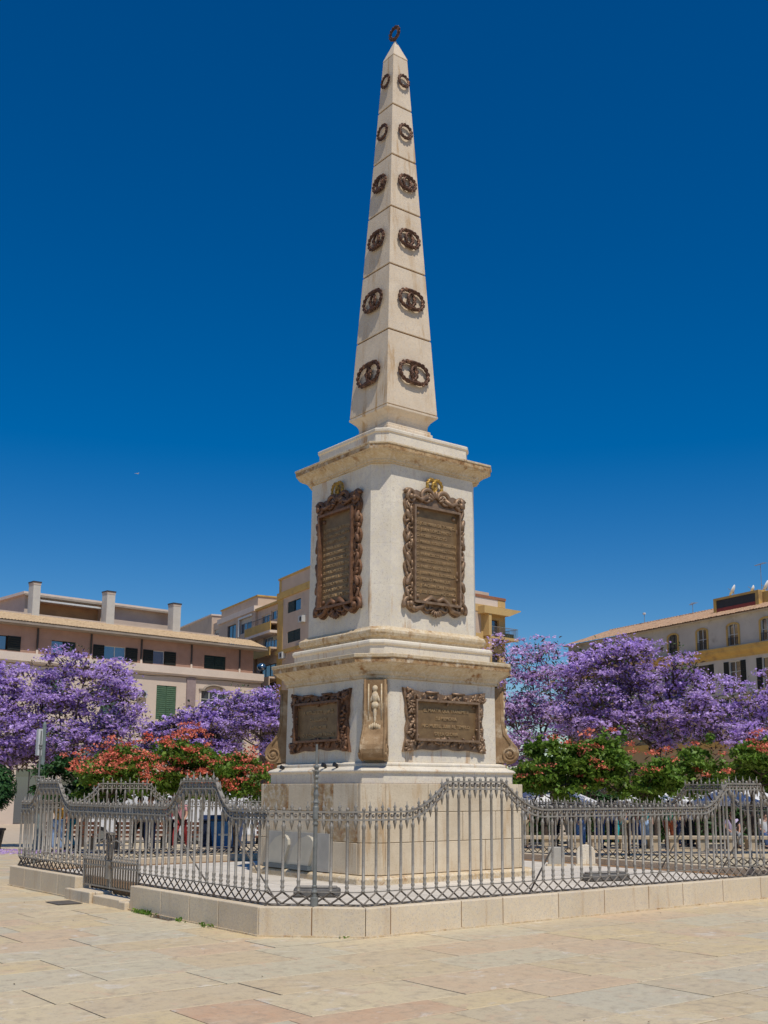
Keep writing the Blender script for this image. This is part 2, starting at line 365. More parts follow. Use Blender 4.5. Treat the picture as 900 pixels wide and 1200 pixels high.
bevel(mp('attic_block', oct([(7.16,1.005,.165),(7.44,1.005,.165),(7.452,1.025,.168),(7.50,1.03,.17),(7.52,1.005,.165)])), .006)
bevel(mp('shaft_plinth', oct([(7.515,.52,0),(7.78,.50,0),(7.79,.475,0),(7.835,.475,0),(7.845,.45,0)]), 'shaft'), .006)
bevel(mp('shaft_foot', oct([(7.84,.44,0),(7.90,.435,0),(7.95,.445,0),(8.00,.475,0),(8.04,.515,0),(8.07,.548,0),(8.085,.566,0),(8.125,.566,0)]), 'shaft'), .004)
def sa(z): return .165+(15.206-z)/(15.206-8.126)*(.560-.165)
jz = [8.127, 9.544, 10.823, 11.981, 13.056, 14.122, 15.206]
for i in range(6):
    z0 = jz[i]+.014; z1 = jz[i+1]-.014
    bevel(mp('shaft_block', oct([(z0, sa(z0), 0), (z1, sa(z1), 0)]), 'shaft'), .008)
mp('shaft_core', oct([(8.1, sa(8.1)-.022, 0), (15.2, sa(15.2)-.022, 0)]), 'mortar')
bevel(mp('pyramidion', oct([(15.195, sa(15.2), 0), (15.21, sa(15.2)+.004, 0), (15.60, .022, 0), (15.625,.015,0)]), 'shaft'), .004)

# laurel wreath: ring of leaves in local XZ plane, facing -Y
def wreath_mb(r, t, n=16, oval=1.0, sep=0., stad=False):
    mb = MB()
    if stad:     # laurel hoops tied together above and below
        for sg in (-1, 1):
            mb.tube([(-sep*1.1,-t*.5,sg*r*1.0),(0,-t*.6,sg*r*1.04),(sep*1.1,-t*.5,sg*r*1.0)], t*.8, 6)
    for cx in ([-sep, sep] if sep else [0]):
        pts = [(cx+r*oval*math.cos(a), -t*.4, r*math.sin(a)) for a in [2*math.pi*k/24 for k in range(25)]]
        mb.tube(pts, t*.62, 6, cap=False)
        for k in range(n):
            a = 2*math.pi*(k+.5)/n
            if stad and (math.cos(a) > .25) == (cx < 0) and abs(math.cos(a)) > .25 and k % 2: continue
            for off in (-.48, .48):
                rr = r+off*t*1.1
                c = (cx+rr*oval*math.cos(a), -t*.55, rr*math.sin(a))
                tdir = a+math.pi/2+off*.5
                rot = Matrix.Rotation(-(tdir), 3, 'Y')
                mb.ell(c, r*2.6/n*1.3, t*.52, t*.42, 6, 4, rot=rot)
    return mb
def face_mat(side, u, z, out, lean=0.):
    """place a local XZ/-Y piece on the right (-y) or left (-x) face"""
    if side == 'R': return Matrix.Translation((u, -out, z)) @ Matrix.Rotation(-lean, 4, 'X')
    return Matrix.Translation((-out, -u, z)) @ Matrix.Rotation(R(-90), 4, 'Z') @ Matrix.Rotation(-lean, 4, 'X')
lean = math.atan((.560-.165)/(15.206-8.126))
WR = [(14.67,.112,.038,0),(13.60,.134,.042,0),(12.54,.132,.043,.055),(11.41,.148,.045,.078),(10.21,.166,.047,.105),(8.81,.183,.050,.140)]
for z, r, t, sep in WR:
    me = wreath_mb(r, t*.9, 13, 1.0, sep*.92, sep > 0).mesh('wreath', M['wreath'])
    for s in 'RL':
        o = link('wreath', me, MON); o.matrix_basis = face_mat(s, 0.02, z, sa(z)+.032, lean)
# free-standing wreath on the tip
o = wreath_mb(.118, .042, 12).obj('wreath', M['wreath'], MON)
o.matrix_basis = Matrix.Translation((0,0,15.785)) @ Matrix.Rotation(R(-38-46), 4, 'Z') @ Matrix.Rotation(R(-4), 4, 'Y')
mp('wreath_pin', MB().tube([(0,0,15.6),(0,0,15.68)], .012, 6), 'bronze')

def text_mesh(name, s, size, mt, align='LEFT', ext=.011):
    cu = bpy.data.curves.new(name, 'FONT'); cu.body = s; cu.size = size; cu.extrude = ext; cu.align_x = align; cu.resolution_u = 2; cu.offset = .0015
    o = bpy.data.objects.new(name, cu); COL.objects.link(o)
    dg = bpy.context.evaluated_depsgraph_get(); me = bpy.data.meshes.new_from_object(o.evaluated_get(dg))
    bpy.data.objects.remove(o); me.materials.clear(); me.materials.append(mt); return me
def spiral(cx, cz, r0, turns, sgn, start, n=26, y=-.05):
    return [(cx+sgn*(r0*(1-k/n*.86))*math.cos(start+2*math.pi*turns*k/n), y-.02*k/n, cz+(r0*(1-k/n*.86))*math.sin(start+2*math.pi*turns*k/n)) for k in range(n+1)]
def plaque(side, kind, u0, z0, out):
    P = bpy.data.objects.new('plaque', None); COL.objects.link(P); P.parent = MON; P.empty_display_size = .1
    P.matrix_basis = face_mat(side, u0, z0, out)
    rnd = random.Random(5)
    if kind == 'tall':
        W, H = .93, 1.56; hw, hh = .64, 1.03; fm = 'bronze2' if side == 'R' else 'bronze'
        # scalloped back plate
        pl = []
        def scal(p0, p1, n, amp, ph=0.):
            out_ = []
            for k in range(n*6):
                t = k/(n*6); x = p0[0]+(p1[0]-p0[0])*t; z = p0[1]+(p1[1]-p0[1])*t
                nx, nz = (p1[1]-p0[1]), -(p1[0]-p0[0]); l = math.hypot(nx, nz); o_ = amp*abs(math.sin(math.pi*(t*n+ph)))
                out_.append((x+nx/l*o_, z+nz/l*o_))
            return out_
        pl += scal((-hw+.05,-hh+.08),(hw-.05,-hh+.08),4,.09)
        pl += scal((hw-.05,-hh+.08),(hw-.05,hh-.12),7,.06)
        pl += scal((hw-.05,hh-.12),(-hw+.05,hh-.12),3,.12)
        pl += scal((-hw+.05,hh-.12),(-hw+.05,-hh+.08),7,.06)
        mb = MB(); mb.prism([(x, z) for x, z in pl], -.045, .0, 'y')
        link('frame_plate', mb.mesh('frame_plate', M[fm]), P)
        sc = MB()
        # side scrolls
        for sx in (-1, 1):
            for k in range(5):
                zc = -hh+.30+k*.36; r = .085
                sc.tube(spiral(sx*(hw-.10), zc+.06, r, 1.1, sx, -1.2+math.pi*(k % 2)), [.023*(1-.6*i/26) for i in range(27)], 6)
                sc.ell((sx*(hw-.055), -.07, zc+.22), .045, .04, .10, 7, 5, Matrix.Rotation(sx*.35*(1 if k % 2 else -1), 3, 'Y'))
                sc.ell((sx*(hw-.135), -.065, zc+.13), .028, .03, .07, 6, 4)
            pts = [(sx*(hw-.08+.045*math.sin(i*.9)), -.06-.015*math.cos(i*.9), -hh+.2+i*(2*hh-.45)/22) for i in range(23)]
            sc.tube(pts, [.021+.006*math.sin(i*1.7) for i in range(23)], 6)
            # corner lumps
            for cz, s_ in ((hh-.14, 1), (-hh+.13, -1)):
                sc.tube(spiral(sx*(hw-.10), cz, .125, 1.4, sx, s_*.6), [.042*(1-.6*i/26) for i in range(27)], 7)
                sc.ell((sx*(hw-.10), -.085, cz), .05, .05, .05, 7, 5)
            # top crest scrolls
            sc.tube(spiral(sx*.19, hh-.10, .15, 1.3, -sx, .3), [.045*(1-.65*i/26) for i in range(27)], 7)
            sc.tube([(sx*.19, -.06, hh-.10), (sx*.33, -.075, hh-.17), (sx*.44, -.07, hh-.12), (sx*.55, -.06, hh-.16)], [.05,.042,.035,.03], 7)
            # bottom swags
            sc.tube([(0,-.07,-hh+.20),(sx*.12,-.08,-hh+.27),(sx*.24,-.08,-hh+.20),(sx*.33,-.075,-hh+.09),(sx*.45,-.07,-hh+.05),(sx*.56,-.06,-hh+.12)], [.04,.045,.04,.045,.05,.035], 7)
            sc.tube(spiral(sx*.20, -hh+.12, .10, 1.2, sx, .9), [.034*(1-.6*i/26) for i in range(27)], 6)
        for k in range(7):
            a = math.pi*(.1+.8*k/6); sc.ell((.13*math.cos(a), -.07, hh-.16+.13*math.sin(a)), .03, .035, .075, 6, 4, Matrix.Rotation(math.pi/2-a, 3, 'Y'))
            sc.ell((.10*math.cos(a), -.07, -hh+.12-.12*math.sin(a)), .028, .03, .06, 6, 4, Matrix.Rotation(-(math.pi/2-a), 3, 'Y'))
        for i in range(70):
            sx = rnd.choice((-1, 1)); zz = rnd.uniform(-hh+.1, hh-.1); sc.ell((sx*(hw-rnd.uniform(.03,.16)), -.055, zz), rnd.uniform(.02,.035), .035, rnd.uniform(.03,.06), 6, 4, Matrix.Rotation(rnd.uniform(-1,1), 3, 'Y'))
        link('scrollwork', sc.mesh('scrollwork', M[fm], True), P)
        pz = -.06
        pn = MB().box(-W/2, W/2, -.055, -.03, pz-H/2, pz+H/2); link('panel', pn.mesh('panel', M['panel']), P)
        rim = MB()
        for x0, x1, a, b in ((-W/2-.035,-W/2,pz-H/2-.035,pz+H/2+.035),(W/2,W/2+.035,pz-H/2-.035,pz+H/2+.035),(-W/2,W/2,pz+H/2,pz+H/2+.04),(-W/2,W/2,pz-H/2-.04,pz-H/2)):
            rim.box(x0, x1, -.135, -.03, a, b)
        link('rim', rim.mesh('rim', M[fm]), P)
        lines = ['D. JOSE MARIA DE TORRIJOS','D. JUAN LOPEZ PINTO','D. ROBERTO BOYD','D. MANUEL FLORES CALDERON','D. FRANCISCO FERNANDEZ GOLFIN','D. FRANCISCO RUIZ JARA','D. FRANCISCO DE BORJA PARDIO','D. PABLO VERDEGUER','D. JUAN MANUEL BOBADILLA','D. PEDRO MANRIQUE','D. JOAQUIN CANTALUPE','D. JOSE GUILLERMO CANO']
        for k, t in enumerate(lines):
            me = text_mesh('inscription', t, .074, M['letter'])
            wd = max(v.co.x for v in me.vertices); sx = min(1.0, .84/wd)
            o = link('inscription', me, P); o.matrix_basis = Matrix.Translation((-.41, -.056, pz+H/2-.27-k*.104)) @ Matrix.Rotation(R(90), 4, 'X') @ Matrix.Diagonal((sx,1,1,1))
        for x in (-W/2+.075, W/2-.075):
            for z in (pz+H/2-.08, pz-H/2+.08):
                link('bolt', MB().ell((x,-.06,z), .04,.035,.04, 8, 6).mesh('bolt', M[fm], True), P)
    else:
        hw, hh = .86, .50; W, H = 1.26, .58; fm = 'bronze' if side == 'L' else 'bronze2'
        def edge(p0, p1, n, dip, amp):
            o_ = []
            for k in range(n):
                t = k/n; x = p0[0]+(p1[0]-p0[0])*t; z = p0[1]+(p1[1]-p0[1])*t
                nx, nz = (p1[1]-p0[1]), -(p1[0]-p0[0]); l = math.hypot(nx, nz)
                o__ = -dip*math.sin(math.pi*t)**.8+amp*math.sin(math.pi*t*7)*math.sin(math.pi*t)
                o_.append((x+nx/l*o__, z+nz/l*o__))
            return o_
        q = edge((-hw,-hh),(hw,-hh),30,.05,.015)+edge((hw,-hh),(hw,hh),24,.07,.015)+edge((hw,hh),(-hw,hh),30,.07,.015)+edge((-hw,hh),(-hw,-hh),24,.07,.015)
        mb = MB(); mb.prism(q, -.05, 0, 'y'); link('frame_plate', mb.mesh('frame_plate', M[fm]), P)
        lf = MB()
        for i in range(210):
            e = rnd.random(); 
            if e < .5: x = rnd.uniform(-hw+.03, hw-.03); z = rnd.choice((-1,1))*(hh-.06-.06*math.sin(math.pi*(x+hw)/(2*hw))-rnd.uniform(0,.10))
            else: z = rnd.uniform(-hh+.03, hh-.03); x = rnd.choice((-1,1))*(hw-.05-.06*math.sin(math.pi*(z+hh)/(2*hh))-rnd.uniform(0,.11))
            lf.ell((x, -.06-rnd.random()*.02, z), rnd.uniform(.018,.03), .03, rnd.uniform(.035,.06), 6, 4, Matrix.Rotation(rnd.uniform(-1.6,1.6), 3, 'Y'))
        for x in (-.3, .25): lf.box(x-.12, x+.12, -.10, -.04, hh-.075, hh-.045)
        o = link('leaf_border', lf.mesh('leaf_border', M[fm], True), P); o['kind'] = 'stuff'
        link('panel', MB().box(-W/2, W/2, -.056, -.03, -H/2, H/2).mesh('panel', M['panel']), P)
        rim = MB()
        for x0, x1, a, b in ((-W/2-.03,-W/2,-H/2-.03,H/2+.03),(W/2,W/2+.03,-H/2-.03,H/2+.03),(-W/2,W/2,H/2,H/2+.035),(-W/2,W/2,-H/2-.035,-H/2)):
            rim.box(x0, x1, -.13, -.03, a, b)
        link('rim', rim.mesh('rim', M[fm]), P)
        lines = (['EL MARTIR QUE TRANSMITE','SU MEMORIA','NO MUERE, SUBE AL TEMPLO','DE LA GLORIA'] if side == 'R' else ['A VISTA DE ESTE EJEMPLO','CIUDADANOS','ANTES MORIR','QUE CONSENTIR TIRANOS'])
        for k, t in enumerate(lines):
            me = text_mesh('inscription', t, .075, M['letter'], 'CENTER'); wd = max(v.co.x for v in me.vertices)*2
            sx = min(1.0, 1.10/wd); o = link('inscription', me, P)
            o.matrix_basis = Matrix.Translation((0, -.057, H/2-.155-k*.122)) @ Matrix.Rotation(R(90), 4, 'X') @ Matrix.Diagonal((sx,1,1,1))
        for x in (-W/2+.05, W/2-.05):
            for z in (H/2-.05, -H/2+.05): link('bolt', MB().ell((x,-.06,z), .025,.025,.025, 7, 5).mesh('bolt', M[fm], True), P)
    return P
plaque('R', 'tall', 0.0, 5.46, 1.128); plaque('L', 'tall', 0.03, 5.46, 1.128)
plaque('R', 'low', -.012, 2.67, 1.400); plaque('L', 'low', -.04, 2.67, 1.400)
gw = wreath_mb(.115, .036, 12, .85, .06).mesh('gilt_wreath', M['gold'])
for s, u in (('R', -.02), ('L', .0)):
    o = link('gilt_wreath', gw, MON); o.matrix_basis = face_mat(s, u, 6.60, 1.165, 0)

# consoles on the chamfers
def console():
    parts = []
    w_ = .175
    # side profile (r outwards, z)
    prof = [(0,3.27),(.12,3.27),(.12,2.72),(.13,2.62),(.16,2.52),(.22,2.42),(.29,2.34),(.345,2.27),(.365,2.20),(.35,2.13),(.31,2.07),(.25,2.035),(.17,2.03),(.08,2.035),(0,2.035)]
    body = MB(); n = len(prof)
    def wid(z): return w_*(1.0 if z > 2.6 else 1.0+.13*math.sin(min(1,(2.6-z)/.5)*math.pi*.7))
    vs = [(-wid(z), -r, z) for r, z in prof]+[(wid(z), -r, z) for r, z in prof]
    fs = [tuple(range(n)), tuple(range(2*n-1, n-1, -1))]+[(i, n+i, n+(i+1)%n, (i+1)%n) for i in range(n)]
    body.add(vs, fs); parts.append(('console_body', body, False))
    ed = MB()
    for sx in (-1, 1):
        ed.tube([(sx*(wid(z)-.018), -r-.004, z) for r, z in prof[1:13]], .02, 6)
        ed.tube([(sx*(wid(2.2)+.004), -(.235+.125*(1-k/30*.85)*math.cos(.3+k*.42)), 2.175-.125*(1-k/30*.85)*math.sin(.3+k*.42)) for k in range(31)], [.022*(1-.5*k/30) for k in range(31)], 6)
        ed.ell((sx*(wid(2.2)+.004), -.235, 2.175), .03, .045, .045, 7, 5)
        ed.tube([(sx*(w_-.004), -.10, 3.2), (sx*(w_+.002), -.10, 2.75), (sx*(w_+.01), -.14, 2.5), (sx*(w_+.02), -.25, 2.33)], .014, 5)
    parts.append(('console_scroll', ed, True))
    fg = MB()
    fg.ell((0,-.125,3.13), .045,.035,.05, 8, 6)
    fg.ell((0,-.125,3.00), .055,.04,.09, 8, 6); fg.ell((-.05,-.12,2.98), .02,.02,.07, 6, 4, Matrix.Rotation(.3,3,'Y')); fg.ell((.05,-.12,2.98), .02,.02,.07, 6, 4, Matrix.Rotation(-.3,3,'Y'))
    fg.ell((0,-.125,2.87), .06,.04,.06, 8, 6); fg.ell((0,-.122,2.76), .03,.03,.12, 7, 5); fg.ell((0,-.125,2.66), .022,.025,.10, 6, 5)
    fg.box(-.11,-.09,-.128,-.118,2.62,3.2); fg.box(.09,.11,-.128,-.118,2.62,3.2)
    for k in range(7): fg.ell(((k-3)*.027, -.145-.01*(3-abs(k-3)), 2.56-.012*abs(k-3)), .016,.03,.05, 6, 4)
    parts.append(('relief_ornament', fg, True))
    return [(n_, mb.mesh(n_, M['console'] if n_ != 'relief_ornament' else M['cornice'], s)) for n_, mb, s in parts]
cons = console()
kd = (2*1.401-.30)/math.sqrt(2)-.002
for sx, sy in ((-1,-1),(1,-1),(-1,1),(1,1)):
    ang = math.atan2(sy, sx)+math.pi/2
    C = bpy.data.objects.new('console', None); COL.objects.link(C); C.parent = MON; C.empty_display_size = .1
    C.location = (sx*kd/math.sqrt(2), sy*kd/math.sqrt(2), 0); C.rotation_euler = (0,0,ang)
    for n_, me in cons: link(n_, me, C)
# marble tablet with an open book, on the left side of the base
T = bpy.data.objects.new('marble_tablet', None); COL.objects.link(T); T.parent = MON; T.matrix_basis = face_mat('L', -.22, .62, 1.675)
mg = mat('grey_marble', (.37,.35,.31), (.30,.285,.25), 4, .35, bump=.05); mw = mat('white_marble', (.44,.40,.32), (.38,.35,.28), 4, .4, bump=.05); mk = mat('dark_slate', (.10,.12,.13), None, 4, .4)
link('tablet_slab', MB().box(-.93,.93,-.05,0,-.27,.30).mesh('tablet_slab', mg), T)
for x0 in (-.55, .18):
    pg = [(x0-.34,-.20),(x0+.24,-.20),(x0+.38,.10),(x0+.37,.18),(x0+.30,.24),(x0+.20,.26),(x0-.02,.20),(x0-.20,.06)]
    link('tablet_page', MB().prism(pg, -.10, -.05, 'y').mesh('tablet_page', mw), T)
    link('tablet_foot', MB().box(x0-.32,x0+.28,-.13,-.05,-.27,-.205).mesh('tablet_foot', mk), T)
# small black floodlights on the pedestal ledge
for i, (u, zz, l) in enumerate(((-.30, 1.945,'small black floodlight on the pedestal ledge behind the lamp post'), (-.62, 1.945,'small black floodlight on the pedestal ledge left of the front console'), (.95, 1.90,'small black floodlight on the ledge at the left end of the pedestal'))):
    t = thing('floodlight', l, 'floodlight', (-1.535, u, zz-.04 if i < 2 else 1.885), 0, 'floodlights on the pedestal'); t.scale = (.62,.62,.62)
    b = MB(); b.tube([(0,0,.09),(-.10,0,.12)], [.045,.06], 8); b.obj('lamp_body', M['black'], t)
    MB().box(-.02,.02,-.03,.03,.0,.07).obj('bracket', M['black'], t)

# ------------------------------------------------------------------ kerb wall and gate step
KW = thing('kerb_wall', 'low wall of pale stone kerb blocks carrying the iron railing around the monument', 'kerb wall')
KA, KC, KH = 4.93, .85, .318
def kerb_piece(p0, p1, inn, z0=0., z1=KH, off0=0., off1=0.):
    """block along p0-p1 (outer edge), thickness inn to the left side"""
    p0 = Vector((*p0, 0)); p1 = Vector((*p1, 0)); d = (p1-p0).normalized(); nrm = Vector((-d.y, d.x, 0)); g = .0035
    a = p0+d*g; b = p1-d*g
    q = [a, b, b+nrm*inn+d*off1, a+nrm*inn+d*off0]
    if off1 == 0 and abs(p1.y-1.20) > .01: jm = MB(); jm.prism([(v.x, v.y) for v in (p1-d*.006+nrm*.006, p1+d*.006+nrm*.006, p1+d*.006+nrm*(inn-.02), p1-d*.006+nrm*(inn-.02))], 0, z1-.006); jm.obj('joint_mortar', M['mortar'], KW)
    mb = MB(); mb.prism([(v.x, v.y) for v in q], z0-.02, z1+random.uniform(-.002,.002)); bevel(mb.obj('kerb_stone', M['kerb'], KW), .012, 2)
V8 = octpts(KA, KC)   # ccw from (-a+c,-a)
tt = math.tan(R(22.5))*.26
joints = {0: [-3.735,-2.70,-2.04,-1.09,-.24,.64,1.37,2.28,3.2], 1: None, 2: [-3.1,-2.2,-1.2,-.2,.8,1.8,2.9], 4: [3.1,2.2,1.2,.2,-.8,-1.8,-2.9], 6: None}
for k in range(8):
    a, b = V8[k], V8[(k+1) % 8]
    if k == 6:   # left side, from +y to -y: interrupted by the gate
        pts = [(-KA, y) for y in (4.08, 3.35, 2.6, 1.9, 1.20)]
        segs = list(zip(pts[:-1], pts[1:])); pts2 = [(-KA, y) for y in (-.72, -1.66, -2.44, -3.17, -4.08)]; segs += list(zip(pts2[:-1], pts2[1:]))
    elif k % 2: 
        mid = ((a[0]+b[0])/2, (a[1]+b[1])/2); segs = [(a, mid), (mid, b)]
    else:
        js = joints[k]; ax = 0 if abs(a[0]-b[0]) > abs(a[1]-b[1]) else 1
        pts = [a]+[((j, a[1]) if ax == 0 else (a[0], j)) for j in js]+[b]; segs = list(zip(pts[:-1], pts[1:]))
    for i, (p, q) in enumerate(segs):
        o0 = tt if (i == 0) else 0; o1 = -tt if (i == len(segs)-1) else 0
        kerb_piece(p, q, .26, off0=o0, off1=o1)
ft = MB(); 
for k in (0, 7): 
    p, q = V8[k], V8[(k+1)%8]
ft.prism(octpts(4.945, .855), -.02, .018); ft.prism(octpts(4.90,.84), .018, .03); o = ft.obj('footing_course', M['cornice'], KW)
# gate steps
GS = thing('gate_step', 'worn pale stone step in the gap of the kerb wall below the small gate', 'step')
for x0, x1, y0, y1, z1 in ((-5.02,-4.935,.42,1.36,.150), (-4.93,-4.66,.42,1.195,.150), (-4.98,-4.66,-.50,.412,.115), (-4.995,-4.66,-.715,-.508,.10)):
    bevel(MB().box(x0,x1,y0,y1,-.02,z1).obj('step_stone', M['kerb'], GS), .012, 2)

# ------------------------------------------------------------------ iron railing
FA, FC = 4.80, .775
SP = 2*(FA-FC)/46
def hfun(side):
    bumps = {'front': ((-2.35,.46,.66,.72),(3.05,.43,.58,.42)), 'left': ((-2.35,.45,.47,.48),(2.81,.44,.58,.44)), 'back': ((-2.62,.5,.5,.5),(2.62,.5,.5,.5)), 'right': ((-2.8,.42,.4,.5),(2.8,.42,.5,.4)), 'flat': ()}[side]
    def f(t):
        h = 0
        for c, hw, wl, wr in bumps:
            d = t-c; wv = wr if d > 0 else wl; u = (abs(d)-hw)/wv
            h = max(h, 1 if u <= 0 else (0 if u >= 1 else (1-u)**2))
        return 1.345+.345*h
    return f
_bar = {}
def bar_mesh(h):
    h = round(h, 2)
    if h not in _bar:
        mb = MB(); r = .0165
        prof = [(.012,.155),(.022,.16),(.022,.17),(.014,.178),(.023,.20),(.023,.215),(r,.225),(.022,.27),(.022,.28),(r,.285),(r,h-.20),(.022,h-.19),(.022,h-.165),(.024,h-.155),(.014,h-.14),(.014,h+.005),(.019,h+.014),(.020,h+.03),(.008,h+.048)]
        mb.lathe(prof, n=6); _bar[h] = mb.mesh('baluster', M['iron'], True)
    return _bar[h]
fin = MB().lathe([(.002,-.20),(.023,-.115),(.023,-.10),(.020,-.095),(.018,-.012),(.009,.012),(.019,.02),(.010,.034),(.022,.052),(.006,.078),(.004,.105),(.001,.118)], n=6).mesh('spear_finial', M['iron'], True)
ballm = MB().ell((0,0,0), .020,.020,.022, 6, 4).mesh('bead', M['iron'], True)
rodL = SP*1.0
def rod_mesh(sgn):
    return MB().tube([(0,0,.150),(sgn*rodL,0,.022)], .0105, 4).mesh('lattice_bar', M['irondark'])
rodm = {1: rod_mesh(1), -1: rod_mesh(-1)}
def railing(name, label, P0, dirv, n, hf, t0, skip=None, group='iron railing panels of the enclosure', post=None, stays=()):
    """railing from P0 along dirv with n bar spacings; local x along the run, z from the kerb top"""
    rz = math.atan2(dirv[1], dirv[0])
    T = thing('iron_railing', label, 'railing', (P0[0], P0[1], .318), rz, group)
    L = n*SP; Z = lambda x: hf(t0+x)-.318+0.0
    N_ = max(2, int(L/.06)); xs = [L*i/N_ for i in range(N_+1)]
    for dz, hh, ww in ((0,.010,.024), (-.088,.009,.020)):
        mb = MB(); vs = []; fs = []
        for x in xs:
            z = Z(x)+dz; vs += [(x,-ww,z-hh),(x,ww,z-hh),(x,ww,z+hh),(x,-ww,z+hh)]
        for i in range(len(xs)-1):
            for k in range(4): fs.append((i*4+k, i*4+(k+1)%4, i*4+4+(k+1)%4, i*4+4+k))
        fs += [(3,2,1,0), tuple(len(vs)-4+k for k in range(4))]; mb.add(vs, fs); mb.obj('rail', M['iron'], T)
    MB().box(0, L, -.014, .014, .148, .158).obj('bottom_rail', M['iron'], T)
    MB().box(0, L, -.012, .012, .014, .024).obj('bottom_rail', M['irondark'], T)
    for i in range(n+1):
        x = i*SP
        if not (post is not None and i == post) and not (skip and i in skip): link('baluster', bar_mesh(Z(x)), T, (x,0,0))
        if i < n:
            link('spear_finial', fin, T, (x+SP/2,0,Z(x+SP/2)))
            for q in (.25, .75): link('bead', ballm, T, (x+SP*q, 0, Z(x+SP*q)-.044))
        for sg in (1, -1):
            if 0 <= x+sg*rodL <= L+.001:
                o = link('lattice_bar', rodm[sg], T, (x, .008*sg, 0))
        if i % 2 == 0 and i < n-1:
            pass
    ft = MB()
    for i in range(0, n+1, 2): ft.tube([(i*SP,0,.02),(i*SP,0,-.012)], .016, 6); 
    for i in range(0, n-1, 2): ft.tube([(i*SP+.02,0,.012),(i*SP+.09,0,-.0),(i*SP+.18,0,-.002),(i*SP+.27,0,.012)], .006, 4)
    ft.obj('foot_scrolls', M['irondark'], T)
    for x in stays:
        MB().tube([(x,.02,.72),(x,.62,-.10)], .012, 5).obj('stay', M['iron'], T)
    return T
S_ = FA-FC; q = 1/math.sqrt(2)
def run(side, label, t0, n, P0, d, **k):
    T = railing('r', label, P0, d, n, hfun(side), t0, **k)
    if side == 'flat': T.scale = (FC*math.sqrt(2)/(n*SP), 1, 1)
    return T
run('front', 'long railing panel along the right side of the kerb, nearest panel with two humps', -S_, 46, (-S_,-FA), (1,0), stays=(S_-.9, S_+1.6, S_+3.1))
CN = 6
run('flat', 'short railing panel across the near corner with the slim post in its middle', 0, 6, (-FA,-S_), (q,-q), post=3)
# left side, seen from -x: local x runs from +y to -y
gi0 = 16; gi1 = 27     # bars of the gate: y = S_-i*SP
f_l = hfun('left')

railing('r', 'left side railing panel beyond the gate with a hump at its far end', (-FA, S_), (0,-1), gi0, lambda t: f_l(-t), -S_, stays=(1.3,))
railing('r', 'left side railing panel between the gate and the near corner with one hump', (-FA, S_-gi1*SP), (0,-1), 46-gi1, lambda t: f_l(-t), -S_+gi1*SP, stays=(1.0,2.6))
run('flat', 'short railing panel across the far left corner of the enclosure', 0, 6, (-S_,FA), (-q,-q), post=3)
run('back', 'railing panel at the back left of the enclosure, behind the obelisk base', -S_, 46, (S_,FA), (-1,0))
run('flat', 'short railing panel across the corner hidden behind the obelisk base', 0, 6, (FA,S_), (-q,q), post=3)
run('right', 'railing panel at the back right of the enclosure seen through the nearest panel', -S_, 46, (FA,-S_), (0,1))
run('flat', 'short railing panel across the right hand corner at the edge of the photo', 0, 6, (S_,-FA), (q,q), post=3)

# gate
G = thing('iron_gate', 'small double leaf iron gate with dense short bars and a scroll over the lock', 'gate', (-FA, S_-gi0*SP, .318), R(-90))
GL = (gi1-gi0)*SP; zt = 1.345-.318
for dz, hh, ww in ((0,.010,.024), (-.088,.009,.020)): MB().box(.004, GL-.004, -ww, ww, zt+dz-hh, zt+dz+hh).obj('rail', M['iron'], G)
MB().box(.01, GL/2-.012, -.012,.012, -.112,-.092).obj('leaf_rail', M['iron'], G); MB().box(GL/2+.012, GL-.01, -.012,.012, -.112,-.092).obj('leaf_rail', M['iron'], G)
for x0, x1 in ((.01, GL/2-.012), (GL/2+.012, GL-.01)):
    MB().box(x0, x1, -.014,.014, .175,.195).obj('leaf_rail', M['iron'], G)
    MB().box(x0, x1, -.014,.014, .255,.270).obj('leaf_rail', M['iron'], G)
for x in (.012, GL/2-.03, GL/2+.03, GL-.012): MB().tube([(x,0,-.115),(x,0,.50)], .018, 6).obj('stile', M['iron'], G)
gb = MB().lathe([(.014,-.10),(.014,.245),(.018,.26),(.018,.275),(.009,.285),(.019,.31),(.002,.345)], n=6).mesh('short_bar', M['iron'], True)
gbar = MB().lathe([(.012,.20),(.017,.28),(.0135,.285),(.0135,zt-.20),(.019,zt-.19),(.019,zt-.165),(.024,zt-.155),(.014,zt-.14),(.014,zt+.005),(.020,zt+.03),(.008,zt+.048)], n=6).mesh('baluster', M['iron'], True)
for i in range(1, (gi1-gi0)*2):
    x = i*SP/2
    if abs(x-GL/2) > .05: link('short_bar', gb, G, (x,0,0))
    if i % 2 == 0: link('baluster', gbar, G, (x,0,0))
    else: link('spear_finial', fin, G, (x,0,zt))
for x in (-.095, .095):
    MB().tube([(GL/2+x*.55+.05*math.cos(a)*1.0, -.02, .46+.17*math.sin(a)) for a in [2*math.pi*k/16 for k in range(17)]], .012, 5).obj('oval_scroll', M['irondark'], G)
MB().box(GL/2-.05, GL/2+.05, -.045,-.02, .02,.26).obj('lock_box', M['iron'], G)
MB().tube([(GL/2-.45,-.01,.50),(GL/2-.2,-.01,.56),(GL/2,-.01,.52),(GL/2+.2,-.01,.56),(GL/2+.45,-.01,.50)], .010, 5).obj('cross_scroll', M['iron'], G)
MB().tube([(GL/2-.16,-.015,.66),(GL/2+.16,-.015,.66)], .012, 5).obj('cross_scroll', M['iron'], G)

